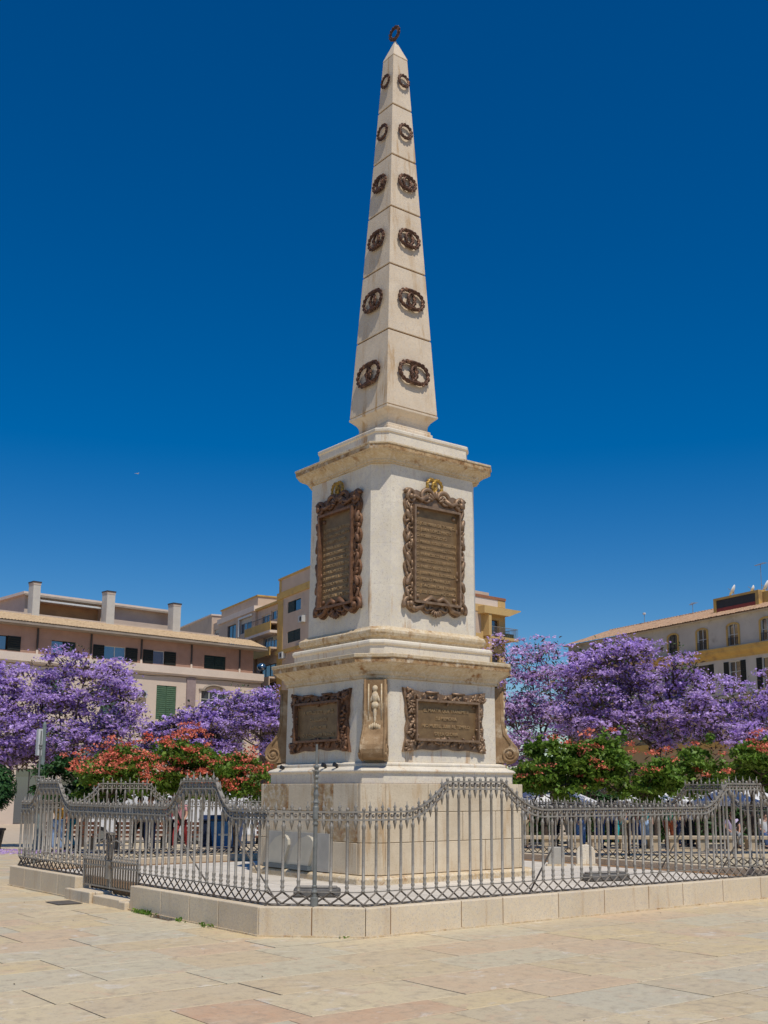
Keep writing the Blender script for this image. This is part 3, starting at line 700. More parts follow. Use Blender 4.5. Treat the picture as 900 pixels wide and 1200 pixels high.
# tall posts at the corners
def post(x, y, ht, label):
    T = thing('lamp_post', label, 'post', (x, y, .318), R(45), 'slim iron posts on the corners of the railing')
    z = ht-.318
    ring = lambda z0, r0: [(r0*.75, z0), (r0, z0+.008), (r0, z0+.022), (r0*.75, z0+.03)]
    pr = [(.046,-.01),(.046,.09),(.026,.10)]+ring(.14,.034)+ring(.20,.030)+[(.024,.25),(.024,.86)]+ring(.88,.034)+[(.027,.93),(.036,.95),(.036,1.08),(.027,1.09)]+ring(1.12,.034)+[(.022,1.17),(.031,1.22),(.022,1.27)]
    MB().lathe(pr, n=12).obj('post_shaft', M['steel'], T)
    MB().lathe([(.018,1.27)]+ring(1.29,.030)+ring(1.345,.026)+ring(1.40,.032)+[(.015,1.44)]+ring(1.46,.026)+[(.015,1.50),(.017,z-.34)]+ring(z-.32,.030)+ring(z-.27,.034)+[(.014,z-.23),(.013,z)], n=12).obj('finial_rod', M['steel'], T)
    MB().tube([(-.23,0,1.485),(.23,0,1.485)], .010, 5).obj('cross_arm', M['iron'], T)
    for s in (-1, 1): MB().tube([(s*.15,0,1.48),(s*.04,0,1.30)], .008, 4).obj('brace', M['iron'], T)
post(-4.4125,-4.4125, 2.10, 'slim grey post on the near corner of the railing in front of the left plaque')
post(-4.4125, 4.4125, 2.60, 'slim grey post on the far left corner of the railing')

# grey lamp housings lying on the enclosure floor
def floorbox(x, y, rz, label, s=1.0):
    T = thing('ground_light', label, 'ground light', (x, y, .221), rz, 'grey ground lights inside the railing')
    mb = MB(); mb.prism([(-.28*s,-.17),(.28*s,-.17),(.31*s,.12),(-.31*s,.12)], .0, .11); bevel(mb.obj('housing', M['lightbox'], T), .02)
    bevel(MB().box(-.27*s,.27*s,-.10,.06,.110,.135).obj('glass_cover', M['iron'], T), .01)
floorbox(-3.2,-2.62, R(-40), 'flat grey ground light inside the near corner of the railing'); floorbox(1.75,-3.15, R(-15), 'flat grey ground light inside the right side railing', 1.25)
for x, y, w_, rnd_, l in ((3.55,-.35,.30,False,'square grey stone marker standing inside the railing right of the obelisk'),(4.05,-.62,.34,True,'pale round topped stone marker standing inside the railing right of the obelisk')):
    T = thing('stone_marker', l, 'stone marker', (x,y,.22), R(-38))
    pg = [(-w_/2,0),(w_/2,0),(w_/2,.24)]+([(w_/2*math.cos(a), .24+.14*math.sin(a)) for a in [math.pi*k/8 for k in range(1,8)]] if rnd_ else [(w_/2,.34),(-w_/2,.34)])+[(-w_/2,.24)]
    bevel(MB().prism(pg, -.04, .04, 'y').obj('stone_face', mg if not rnd_ else M['marble'], T), .01); MB().box(-w_/2-.03,w_/2+.03,-.07,.07,-.01,.03).obj('stone_foot', M['basestone'], T)

# ------------------------------------------------------------------ buildings
def facade_thing(name, label, P, az, cat='building'):
    return thing(name, label, cat, (P[0], P[1], 0), R(90-az))
def wall(B, s0, s1, z0, z1, ops, mt, out=0., depth=.22, name='wall', back=None, skew=0.):
    """wall in local xz plane at y=out (outside +y) with rectangular openings (s0,s1,z0,z1)"""
    xs = sorted(set([s0, s1]+[v for o in ops for v in o[:2] if s0 < v < s1])); zs = sorted(set([z0, z1]+[v for o in ops for v in o[2:4] if z0 < v < z1]))
    mb = MB()
    for i in range(len(xs)-1):
        for j in range(len(zs)-1):
            cx, cz = (xs[i]+xs[i+1])/2, (zs[j]+zs[j+1])/2
            if any(o[0] < cx < o[1] and o[2] < cz < o[3] for o in ops): continue
            mb.add([(xs[i],out,zs[j]),(xs[i+1],out,zs[j]),(xs[i+1],out,zs[j+1]),(xs[i],out,zs[j+1])], [(0,1,2,3)])
    for a, b, c, d in [o[:4] for o in ops]:
        mb.add([(a,out,c),(b,out,c),(b,out,d),(a,out,d),(a,out-depth,c),(b,out-depth,c),(b,out-depth,d),(a,out-depth,d)], [(0,4,5,1),(1,5,6,2),(2,6,7,3),(3,7,4,0)])
    if back is not None:   # sides, top and back of the volume
        y1 = out-back; k0, k1 = s0+skew*back, s1
        mb.add([(s0,out,z0),(s0,out,z1),(k0,y1,z1),(k0,y1,z0)], [(0,1,2,3)]); mb.add([(s1,out,z0),(s1,out,z1),(k1,y1,z1),(k1,y1,z0)], [(3,2,1,0)])
        mb.add([(s0,out,z1),(s1,out,z1),(k1,y1,z1),(k0,y1,z1)], [(0,1,2,3)]); mb.add([(k0,y1,z0),(k0,y1,z1),(k1,y1,z1),(k1,y1,z0)], [(0,1,2,3)])
    me = bpy.data.meshes.new(name); me.from_pydata(mb.v, [], mb.f); me.update(); me.materials.append(mt)
    return link(name, me, B)
def glassmat(name, c, rough=.08):
    mt = bpy.data.materials.new(name); mt.use_nodes = True; b = mt.node_tree.nodes['Principled BSDF']
    b.inputs['Base Color'].default_value = (*c,1); b.inputs['Roughness'].default_value = rough; b.inputs['Specular IOR Level'].default_value = 1.0; b.inputs['IOR'].default_value = 1.9
    return mt
GLS = glassmat('window_glass', (.03,.05,.07)); GLB = glassmat('sky_blue_glass', (.03,.10,.22), .15)
SHG = mat('dark_green_shutter', (.012,.030,.028), (.008,.02,.02), 4, .6, bump=.1); SHL = mat('light_green_shutter', (.07,.13,.075), (.05,.10,.06), 3, .6)
SHB = mat('black_green_shutter', (.012,.016,.014), None, 4, .6); WFR = mat('white_window_frame', (.55,.55,.52), (.45,.46,.45), 6, .5)
BFR = mat('brown_window_frame', (.06,.05,.045), None, 4, .5)
def window(B, s0, s1, z0, z1, out=0., rec=.14, panes=2, fm=None, gm=None, shut=None, rows_=1, sill=None, name='window'):
    """frame with panes; shut = list of (s0,s1,material) covering leaves"""
    fm = fm or WFR; gm = gm or GLS; y = out-rec; mb = MB(); t = .05
    mb.box(s0,s0+t,y-.03,y+.03,z0,z1); mb.box(s1-t,s1,y-.03,y+.03,z0,z1); mb.box(s0+t,s1-t,y-.03,y+.03,z0,z0+t); mb.box(s0+t,s1-t,y-.03,y+.03,z1-t,z1)
    for k in range(1, panes): x = s0+(s1-s0)*k/panes; mb.box(x-.03,x+.03,y-.028,y+.028,z0+t,z1-t)
    for k in range(1, rows_): z = z0+(z1-z0)*k/rows_; mb.box(s0+t,s1-t,y-.026,y+.026,z-.02,z+.02)
    W = mb.obj(name, fm, B)
    for k in range(panes):
        a = s0+(s1-s0)*k/panes+.03; b = s0+(s1-s0)*(k+1)/panes-.03; MB().box(a,b,y-.02,y-.008,z0+.03,z1-.03).obj('pane', gm, W)
    for a, b, sm in (shut or []):
        sb = MB(); yy = out+.02 if (a < s0-.01 or b > s1+.01) else out-.05
        sb.box(a,b,yy-.03,yy+.01,z0,z1)
        nsl = int((z1-z0)/.16)
        for k in range(nsl): zz = z0+.06+(z1-z0-.1)*k/nsl; sb.add([(a+.05,yy+.012,zz),(b-.05,yy+.012,zz),(b-.05,yy+.035,zz+.05),(a+.05,yy+.035,zz+.05),(a+.05,yy+.012,zz+.10),(b-.05,yy+.012,zz+.10)], [(0,1,2,3),(3,2,5,4)])
        sb.obj('shutter', sm, W)
    if sill: MB().box(s0-.08,s1+.08,out-.02,out+.08,z0-.08,z0-.003).obj('sill', sill, W)
    return W
def roof_tiles(B, s0, s1, za, ya, zb, yb, mt, pitch=.24, name='roof_tiles', rough_=0.):
    """corrugated clay tile slope from eave (za, ya) up to ridge (zb, yb)"""
    n = int((s1-s0)/pitch*6); rowsn = 10; mb = MB(); vs = []
    for j in range(rowsn+1):
        t = j/rowsn
        for i in range(n+1):
            x = s0+(s1-s0)*i/n; ph = (x/pitch)*2*math.pi; h = .045*abs(math.sin(ph/2))+.018*((j*7+int(x/pitch)*3)%5)/5*rough_
            vs.append((x, ya+(yb-ya)*t, za+(zb-za)*t+h))
    fs = [(j*(n+1)+i, j*(n+1)+i+1, (j+1)*(n+1)+i+1, (j+1)*(n+1)+i) for j in range(rowsn) for i in range(n)]
    mb.add(vs, fs); o = mb.obj(name, mt, B); o['kind'] = 'stuff'
    MB().prism([(s0,za-.02),(s1,za-.02),(s1,za-.07),(s0,za-.07)][::-1], min(ya,ya-.1), ya, 'y').obj('tile_edge', M['mortar'], B)
    return o
def antenna(x, y, z0, z1, label, yagi=True):
    T = thing('tv_antenna', label, 'antenna', (x, y, z0), random.uniform(0,3), 'tv antennas on the roofs')
    h = z1-z0; MB().tube([(0,0,-1.0),(0,0,h)], .025, 5).obj('mast', M['iron'], T)
    if yagi:
        b = MB(); b.tube([(-.7,0,h),(.7,0,h)], .02, 4)
        for k in range(6): b.tube([(-.6+k*.24,-.3+k*.03,h),(-.6+k*.24,.3-k*.03,h)], .012, 4)
        b.obj('aerial', M['iron'], T)
    else: MB().lathe([(.05,0),(.16,.03),(.16,.16),(.03,.2)], (0,0,h-.05), 8).obj('vent_cap', WFR, T)

# --- left building: pink attic floor over a cream facade
PINK = mat('cream_plaster', (.56,.46,.37), (.50,.41,.33), .8, .85, bump=.1, stain=(.42,.34,.27), stain_amt=.4, stain_scale=.6)
BAND = mat('pale_band_plaster', (.62,.52,.43), (.56,.47,.39), 1, .8)
BRK = mat('pink_brick_cladding', (.38,.235,.175), (.33,.20,.145), 1.5, .85, bump=.1)
ROOFT = mat('straw_clay_tiles', (.50,.37,.22), (.40,.28,.16), 5, .85, bump=.3, stain=(.28,.18,.10), stain_amt=.6, stain_scale=3)
CHIM = mat('pale_render_chimney', (.50,.47,.41), (.44,.41,.36), 2, .85); TERR = mat('terrace_plaster', (.50,.41,.33), (.44,.36,.29), 1, .85)
SOF = mat('eave_soffit', (.30,.25,.20), None, 2, .8)
LB = facade_thing('apartment_house', 'cream house with pink attic storey, straw tiled roof and three chimneys at the left', (36.73, 66.97), -96)
# NB local +y must point to the plaza: az -96 gives local y towards the camera
AO = [(21.5,25.6,11.40,12.45),(17.17,19.12,11.40,12.45),(11.92,15.75,11.40,12.45),(8.42,11.44,11.38,12.45),(3.6,5.72,11.38,12.50)]
wall(LB, .78, 34, 11.27, 13.25, AO, BRK, out=-.15, back=12)
for i in range(1, 13):     # brick course lines of the attic cladding
    z = 11.27+i*.155
    if i in (1,): pass
for a, b in ((.80,3.55),(5.76,8.38),(11.48,11.88),(15.79,17.13),(19.16,21.46),(25.65,34)):
    g = MB()
    for i in range(1, 13): g.box(a, b, -.152, -.138, 11.27+i*.155, 11.27+i*.155+.105)
    o = g.obj('brick_courses', BRK, LB); o['kind'] = 'stuff'
window(LB, 22.5,24.6,11.40,12.45, -.15, panes=2, fm=SHB, gm=GLB, shut=[(21.5,22.48,SHB),(24.62,25.6,SHB)])
window(LB, 17.17,19.12,11.40,12.45, -.15, panes=2, fm=SHB, gm=GLB, shut=[(17.2,18.1,SHG)])
window(LB, 12.95,14.80,11.40,12.45, -.15, panes=2, fm=WFR, gm=GLB, shut=[(11.94,12.93,SHB),(14.82,15.74,SHB)])
window(LB, 9.48,10.52,11.38,12.45, -.15, panes=1, fm=WFR, gm=GLB, shut=[(8.45,9.46,SHB),(10.54,11.42,SHB)])
window(LB, 3.6,5.72,11.38,12.50, -.15, panes=2, fm=SHB, shut=[(3.62,4.65,SHG),(4.68,5.70,SHG)])
for s in (20.25,15.96,11.63,7.0,2.23,24.6+1.9):
    MB().tube([(s,-.06,11.3),(s,-.06,13.2)], .07, 6).obj('downpipe', BFR, LB); MB().tube([(s,-.06,11.28),(s,-.06,11.60)], .09, 6).obj('pipe_foot', BAND, LB)
MB().box(-.06,34,-.2,.33,10.68,11.27).obj('cornice_band', BAND, LB); MB().box(-.02,34,-.1,.22,10.55,10.677).obj('cornice_band', BAND, LB)
MO = [(8.36,10.17,7.0,9.70),(3.55,6.0,6.6,9.60),(13.2,15.0,7.0,9.7),(18.0,19.8,7.0,9.7),(22.6,24.4,7.0,9.7)]
for s in (1.6,5.0,8.4,13.6,18.0,22.6): MO += [(s,s+(2.6 if s == 13.6 else 1.5),3.4,5.9)]
for s in (1.2,6.0,11.0,15.4): MO += [(s,s+2.4,-.5,2.3)]
MO += [(19.0,21.3,-.9,3.0),(22.3,26.5,-.9,3.3)]
wall(LB, 0, 34, -1.2, 10.68, MO, PINK, out=0, back=12)
for a, b, c, d in MO[:5]:
    if a == 3.55:
        window(LB, a,b,c,d, 0, .1, panes=3, fm=mat('white_bay_frame',(.62,.62,.56),None,5,.5), rows_=4)
        ar = MB(); ar.tube([(4.78+1.05*math.cos(t), .10, 9.52+.48*math.sin(t)) for t in [math.pi*k/12 for k in range(13)]], .11, 6); ar.box(3.3,3.75,0,.2,9.50,9.66); ar.box(5.8,6.25,0,.2,9.50,9.66); ar.obj('window_pediment', SOF, LB)
        for s in (3.36, 6.05): MB().box(s,s+.16,-.01,.10,6.6,9.5).obj('window_jamb', BAND, LB)
    else: window(LB, a,b,c,d, 0, .12, panes=2, fm=SHL, shut=[(a+.02,(a+b)/2-.02,SHL),((a+b)/2+.02,b-.02,SHL)])
for a, b, c, d in MO[5:11]: window(LB, a,b,c,d, 0, .12, panes=2, fm=WFR, rows_=2, sill=BAND)
for a, b, c, d in MO[11:]: window(LB, a,b,c,d, 0, .3, panes=2, fm=BFR)
MB().box(3.2,6.3,.0,.7,6.35,6.58).obj('balcony_slab', BAND, LB); MB().box(6.62,6.72,.0,.12,8.0,10.5).obj('downpipe', BAND, LB)
MB().box(6.62,7.45,-.0,.13,8.2,10.5).obj('pipe_shade_strip', mat('mauve_painted_shade',(.30,.23,.22),None,2,.85), LB)  # shade beside the downpipe, painted as a dark mauve strip on the wall
MB().box(-.0,34,-.4,.72,13.25,13.47).obj('eave_soffit', SOF, LB); MB().box(-.04,34,.72,.80,13.30,13.48).obj('gutter', SOF, LB)
roof_tiles(LB, -.02, 34, 13.50, .80, 14.38, -1.6, ROOFT); MB().box(3.4,34,-1.8,-1.55,13.6,14.50).obj('roof_parapet', TERR, LB)
roof_tiles(LB, .3, 6, 14.36, -1.55, 14.6, -4, ROOFT)
wall(LB, 6.95, 19.8, 13.4, 16.2, [(13.4,18.9,14.3,15.8)], TERR, out=-3.6, back=6, name='penthouse_wall', depth=.5)
MB().box(13.4,18.9,-4.15,-4.1,14.3,15.8).obj('penthouse_back', mat('orange_render',(.42,.26,.14),None,1,.9), LB)
MB().box(6.8,20.1,-9,-3.2,16.2,16.42).obj('penthouse_roof', BAND, LB); MB().box(6.85,20.05,-3.25,-3.1,16.1,16.25).obj('penthouse_gutter', SOF, LB)
AW = MB(); AW.add([(13.9,-3.55,16.0),(19.0,-3.55,16.0),(19.0,-2.6,15.78),(13.9,-2.6,15.78),(13.9,-3.55,15.96),(19.0,-3.55,15.96),(19.0,-2.6,15.68),(13.9,-2.6,15.68)], [(0,1,2,3),(4,7,6,5),(3,2,6,7),(0,3,7,4),(1,5,6,2)]); AW.obj('awning', WFR, LB)
for s0, s1, zt_ in ((19.58,20.15,16.95),(13.35,14.05,17.0),(7.28,8.0,16.75)):
    MB().box(s0,s1,-2.3,-1.5,13.9,zt_-.25).obj('chimney', CHIM, LB); MB().box(s0-.02,s1+.02,-2.32,-1.48,zt_-.25,zt_-.08).obj('chimney_band', TERR, LB); MB().box(s0-.05,s1+.05,-2.35,-1.45,zt_-.08,zt_+.02).obj('chimney_cap', BFR, LB)

# --- middle building, two faces meeting behind the obelisk
MC = mat('pinkish_cream_render', (.50,.385,.285), (.44,.335,.25), .7, .85, bump=.1, stain=(.38,.30,.24), stain_amt=.4, stain_scale=.5)
YEL = mat('ochre_render', (.50,.33,.10), (.42,.27,.09), 1, .85, stain=(.30,.19,.08), stain_amt=.5, stain_scale=1)
DKF = mat('dark_recess', (.05,.05,.05), None, 2, .8)
MBd = facade_thing('apartment_block', 'tall cream and ochre apartment block with a tower, between pink house and obelisk', (37.23, 60.79), 9.5)
OT = [(1.2,4.05,16.43,17.40),(1.2,4.0,13.84,14.82),(1.2,4.0,10.9,11.9),(1.2,4.0,8,9),(-4.6,-1.8,16.43,17.40),(-4.6,-1.8,13.84,14.82)]
wall(MBd, -9.74, 5.08, -1.2, 17.9, OT, MC, out=0, back=14, skew=.262, name='tower_wall')
for a, b, c, d in OT: window(MBd, a,b,c,d, 0, .1, panes=2, fm=SHG, shut=[((a+b)/2,b-.03,SHG)]+([(a+.03,(a+b)/2-.05,SHG)] if c < 15 else []))
MB().box(5.084,6.30,-.3,.03,-1.2,17.9).obj('ochre_strip', YEL, MBd)
MB().box(-9.8,6.35,-.3,.12,17.9,18.48).obj('ochre_band', YEL, MBd)
wall(MBd, -9.74, 6.05, 18.48, 19.62, [], MC, out=0, back=12, skew=.45, name='parapet_wall'); MB().box(5.6,6.08,-.3,.02,18.48,19.6).obj('ochre_pier', YEL, MBd)
MB().box(-9.85,6.15,-.3,.10,19.62,19.78).obj('parapet_cap', YEL, MBd)
MB().box(-9.7,6.3,-.1,.22,13.05,13.35).obj('ochre_band', YEL, MBd)
OW = [(8.95,10.9,16.40,17.15),(6.5,8.6,16.45,17.27),(6.45,10.3,13.9,15.0),(6.45,11,11.4,12.5)]
wall(MBd, 6.31, 12.0, -1.2, 17.75, OW+[(6.6,11.5,8.2,10.9)], MC, out=-.25, back=13, name='wing_wall')
MB().box(6.32,12.05,-13,.0,17.75,17.95).obj('ochre_band', YEL, MBd)
window(MBd, 8.95,10.9,16.40,17.15,-.25, panes=2, fm=WFR); window(MBd, 6.5,8.6,16.45,17.27,-.25, panes=2, fm=WFR)
window(MBd, 6.45,10.3,13.9,15.0,-.25, panes=5, fm=WFR, gm=GLB); window(MBd, 6.45,11,11.4,12.5,-.25, panes=4, fm=BFR); window(MBd, 6.6,11.5,8.2,10.9,-.25,.4, panes=3, fm=BFR)
for zt_, zb_ in ((16.30,15.95),):
    rb = MB(); rb.box(6.4,12.2,.55,.59,16.55,16.60)
    for k in range(24): rb.box(6.45+k*.245,6.47+k*.245,.56,.58,16.05,16.55)
    rb.obj('balcony_rail', BFR, MBd)
for z in (16.05,13.80,11.2): 
    MB().box(6.35,12.7,-.25,.6,z-.16,z-.002).obj('balcony_slab', MC, MBd); MB().box(6.35,12.75,.6,.68,z-.75,z).obj('balcony_front', YEL if z > 13 else MC, MBd)
MB().box(6.35,12.6,-.25,.7,15.05,15.28).obj('canopy', BAND, MBd)
MB().ell((7.6,.9,12.1), .5,.4,.35, 9, 7).obj('satellite_dish', GLB, MBd, True)
OV = [(17.2,19.66,15.3,17.3),(12.9,16.0,16.05,17.45)]
wall(MBd, 12.0, 22.3, -1.2, 17.8, OV, MC, out=-.05, back=13, name='far_wing_wall'); MB().box(12.0,22.4,-13,.1,17.8,18.3).obj('ochre_band', BAND, MBd)
wall(MBd, 12.1, 22.3, 18.3, 19.2, [], MC, out=-.3, back=11, name='parapet_wall'); MB().box(12.0,22.4,-11.4,-.2,19.2,19.33).obj('parapet_cap', YEL, MBd)
window(MBd, 17.2,19.66,15.3,17.3,-.05, panes=2, fm=BFR); window(MBd, 12.9,16.0,16.05,17.45,-.05, panes=2, fm=WFR)
MB().box(12.7,16.2,-.04,.12,17.45,17.62).obj('window_surround', WFR, MBd); MB().box(16.0,16.2,-.04,.12,15.8,17.45).obj('window_surround', WFR, MBd)
wall(MBd, 22.3, 25.0, -1.2, 18.3, [(22.6,24.6,16.6,17.6)], MC, out=-.4, back=12, name='far_wing_wall'); window(MBd, 22.6,24.6,16.6,17.6,-.4, panes=3, fm=WFR)
wall(MBd, 25.0, 36, -1.2, 19.15, [], MC, out=-.2, back=12, name='far_wing_wall'); MB().box(24.9,36.1,-12,-.1,19.15,19.3).obj('parapet_cap', BAND, MBd)
MR = facade_thing('balcony_block', 'ochre apartment building with projecting roof slab and corner balcony, right of the obelisk pedestal', (48.44, 52.30), 265)
# local x runs leftwards in the picture: s = -(distance to the right)
YW = mat('warm_yellow_render', (.52,.35,.14), (.46,.31,.13), 1, .85)
OR = []
for k in range(6):
    z = 14.2-k*3.0; OR += [(-2.77,-1.18,z,z+1.45)]
ORW = [(-.60,.9,14.35-k*3.0,16.2-k*3.0) for k in range(5)]+[(3.0,5.0,14.35-k*3.0,16.0-k*3.0) for k in range(5)]+[(7.5,9.5,14.35-k*3.0,16.0-k*3.0) for k in range(5)]
wall(MR, -3.56, 6, -1.2, 16.8, [q for q in OR+ORW if q[1] < 6], YW, out=0, back=13, depth=.3); wall(MR, 6.002, 12.95, -1.2, 16.8, [q for q in ORW if q[0] > 6], YW, out=0, depth=.3)
for a, b, c, d in OR: window(MR, a,b,c,d, 0, .25, panes=2, fm=BFR)
for a, b, c, d in ORW: window(MR, a,b,c,d, 0, .1, panes=2, fm=WFR, rows_=3, gm=GLB)
wall(MR, -2.65, 12.5, 16.8, 17.40, [], BAND, out=0, back=1, name='parapet_wall'); MB().box(-3.58,-2.66,-1,.01,16.8,17.38).obj('ochre_pier', YW, MR)
MB().box(-3.62,12.9,-1.2,.06,17.40,17.62).obj('roof_edge', mat('terracotta_edge',(.30,.13,.07),None,3,.8), MR)
for k in range(6):
    z = 14.16-k*3.0
    MB().box(-4.45,-.95,-1.6,.70,z-.22,z-.005).obj('balcony_slab', YW, MR)
    rb = MB(); rb.box(-4.43,-.95,.63,.67,z+.78,z+.82); rb.box(-4.43,-4.39,-1.6,.67,z+.78,z+.82)
    for q_ in range(28): rb.box(-4.42+q_*.128,-4.405+q_*.128,.64,.66,z,z+.78)
    for q_ in range(16): rb.box(-4.42,-4.40,-1.5+q_*.135,-1.485+q_*.135,z,z+.78)
    rb.obj('balcony_rail', M['iron'], MR)
    MB().box(-1.13,-.80,.0,.68,z-3.0 if k < 5 else -1.2,z-.22).obj('balcony_pier', YW, MR)
MB().box(-1.13,-.80,.0,.68,14.16,15.97).obj('balcony_pier', YW, MR)
rs = MB(); rs.prism([(-4.75,16.60),(-4.75,16.53),(-3.3,15.98),(-.2,15.98),(-.2,16.60)][::-1], -1.8, .75, 'y'); rs.obj('roof_slab', YW, MR)
for i in range(5): MB().box(-4.2+i*.25,-4.05+i*.25,.2,.4,14.16,14.55).obj('balcony_plant', mat('pot_plant',(.02,.05,.02)) if i == 0 else bpy.data.materials['pot_plant'], MR)

# --- right building
GW = mat('pale_grey_render', (.47,.44,.38), (.41,.38,.33), .6, .85, bump=.1, stain=(.30,.27,.22), stain_amt=.6, stain_scale=.7)
RT = mat('orange_clay_tiles', (.42,.25,.14), (.32,.19,.11), 4, .9, bump=.4, stain=(.20,.13,.09), stain_amt=.7, stain_scale=2.5, fine=(9,(.50,.36,.24)))
RB = facade_thing('row_house', 'long grey building with ochre cornice, arched top windows and orange tiled roof', (59.47, 32.03), 10.6)
tops = [3.7+3.45*k for k in range(-5, 7)]
OA = [(c-.55,c+.55,12.60,14.28) for c in tops]; OB = [(c-.62,c+.62,9.0,11.36) for c in tops]; OC = [(c-.7,c+.7,5.6,7.8) for c in tops]; OD = [(c-.9,c+.9,.6,3.2) for c in tops]
wall(RB, -16, 25.3, 8.6, 14.90, OA+OB, GW, out=0, back=10, depth=.18)
wall(RB, -16, 25.3, -1.2, 8.6, OC+OD, mat('ochre_lower_render', (.42,.32,.18), (.36,.27,.16), .8, .85), out=0, back=10, depth=.18)
for i, (a, b, c, d) in enumerate(OA):
    dark = tops[i] > 9
    W = window(RB, a,b,c,d, 0, .12, panes=2, fm=WFR if not dark else BFR, rows_=2, gm=GLS)
    sr = MB(); c0 = (a+b)/2
    for x0 in (a-.17, b): sr.box(x0, x0+.17, .0, .06, c, d-.2)
    pr = [(c0+.72*math.cos(t), d-.2+.30*math.sin(t)) for t in [math.pi*k/10 for k in range(11)]]; pi_ = [(c0+.55*math.cos(t), d-.2+.17*math.sin(t)) for t in [math.pi*k/10 for k in range(11)]]
    for k in range(10): sr.prism([pr[k], pr[k+1], pi_[k+1], pi_[k]], 0, .06, 'y')
    sr.obj('window_surround', YEL, W)
    hd = MB(); 
    for sgn in (-1, 1): hd.prism([(c0+sgn*.55, d), (c0+sgn*.55, d-.2), (c0+sgn*.48, d-.11), (c0+sgn*.30, d-.045), (c0, d)], -.1, .005, 'y')
    hd.obj('arch_spandrel', GW, W)
    rl = MB(); rl.box(a, b, .05,.08, c+.55, c+.58)
    for k in range(8): rl.box(a+.05+k*.14, a+.065+k*.14, .05,.08, c, c+.55)
    rl.obj('window_rail', BFR, W)
for i, (a, b, c, d) in enumerate(OB): window(RB, a,b,c,d, 0, .12, panes=2, fm=WFR if i % 3 else BFR, rows_=3, shut=[(a-.55,a-.01,SHB),(b+.01,b+.55,SHB)])
for a, b, c, d in OC: window(RB, a,b,c,d, 0, .12, panes=2, fm=WFR, rows_=3, shut=[(a-.5,a-.01,SHL),(b+.01,b+.5,SHL)])
for a, b, c, d in OD: window(RB, a,b,c,d, 0, .25, panes=3, fm=WFR, rows_=2)
co = MB(); co.prism([(-.0,11.62),(.10,11.62),(.14,11.80),(.34,11.95),(.46,12.1),(.50,12.3),(.56,12.32),(.56,12.45),(0,12.50)], -16, 25.4, 'x'); co.obj('ochre_cornice', YEL, RB)
MB().box(-16,25.3,0,.25,4.9,5.3).obj('ochre_cornice', YEL, RB)
MB().box(-16,25.5,-.1,.42,14.88,14.96).obj('eave_soffit', GW, RB)
roof_tiles(RB, -16, 25.6, 14.98, .45, 16.80, -5.0, RT, pitch=.30, rough_=1.6)
roof_tiles(RB, -16, 25.6, 16.80, -5.0, 15.0, -10, RT, pitch=.30)
rg = MB(); 
for k in range(104): rg.ell((-16+k*.40, -5.0, 16.83), .24, .13, .10, 6, 4)
o = rg.obj('ridge_tiles', RT, RB); o['kind'] = 'stuff'
# roof box
bx = MB(); s0, s1 = 2.85, 7.85
bx.box(s0,s0+.35,-4.0,-2.0,15.6,17.0); bx.box(s1-.3,s1,-4.0,-2.0,15.6,17.0); bx.box(s0+.35,s1-.3,-4.0,-2.0,16.82,17.0); bx.box(s0-3.5,s0-.002,-4.0,-2.4,15.6,16.85)
bx.obj('roof_lantern', YEL, RB); MB().box(s0+.36,s1-.31,-3.6,-2.06,16.15,16.81).obj('louvre_opening', DKF, RB); MB().box(s0+.36,s1-.31,-3.4,-2.02,15.6,16.14).obj('lantern_sill', mat('red_lead',(.28,.06,.05),None,3,.8), RB)
def toworld(P, az, s, y, z):
    r = R(90-az); return (P[0]+s*math.cos(r)-y*math.sin(r), P[1]+s*math.sin(r)+y*math.cos(r), z)
def dish(s, z, r, l):
    T = thing('satellite_dish', l, 'satellite dish', toworld((59.47,32.03),10.6,s,-3.0,z), 0, 'satellite dishes on the roof')
    b = MB(); rot = Matrix.Rotation(R(-150), 3, 'Z') @ Matrix.Rotation(R(62), 3, 'X')
    vs = []; n = 14
    pr = [(0,.0),(r*.35,.02),(r*.7,.075),(r,.16)]
    for rr, h in pr:
        for k in range(n): a = 2*math.pi*k/n; vs.append(rot @ Vector((rr*math.cos(a)+1e-4, rr*math.sin(a), h)))
    for rr, h in pr[::-1]:
        for k in range(n): a = 2*math.pi*k/n; vs.append(rot @ Vector((rr*math.cos(a)+1e-4, rr*math.sin(a), h-.03)))
    fs = [(i*n+k, i*n+(k+1)%n, (i+1)*n+(k+1)%n, (i+1)*n+k) for i in range(2*len(pr)-1) for k in range(n)]
    b.add(vs, fs); b.obj('reflector', mat('dish_white', (.70,.70,.68), None, 5, .5) if 'dish_white' not in bpy.data.materials else bpy.data.materials['dish_white'], T, True)
    MB().tube([(0,0,-.9),(0,0,0)], .04, 6).obj('mast', M['iron'], T); MB().tube([(0,0,-.1), tuple(rot @ Vector((0,0,.5)))], .02, 5).obj('feed_arm', M['iron'], T)
dish(6.5, 17.55, .50, 'round white satellite dish on the ochre roof box, leftmost of three'); dish(4.3, 17.35, .30, 'smallest white satellite dish, between the two larger ones'); dish(2.9, 17.3, .52, 'white satellite dish at the right edge of the photo')
for s, y, z0, z1, l, yg in ((13.6,-5,16.7,17.7,'tv antenna with horizontal bars on the orange tiled ridge',True),(4.45,-4,16.6,19.5,'tall thin tv antenna mast above the satellite dishes',True),(20.15,-5,16.6,17.7,'thin mast with small white cap on the ridge left of the tv antenna',False)):
    antenna(*toworld((59.47,32.03),10.6,s,y,0)[:2], z0, z1, l, yg)

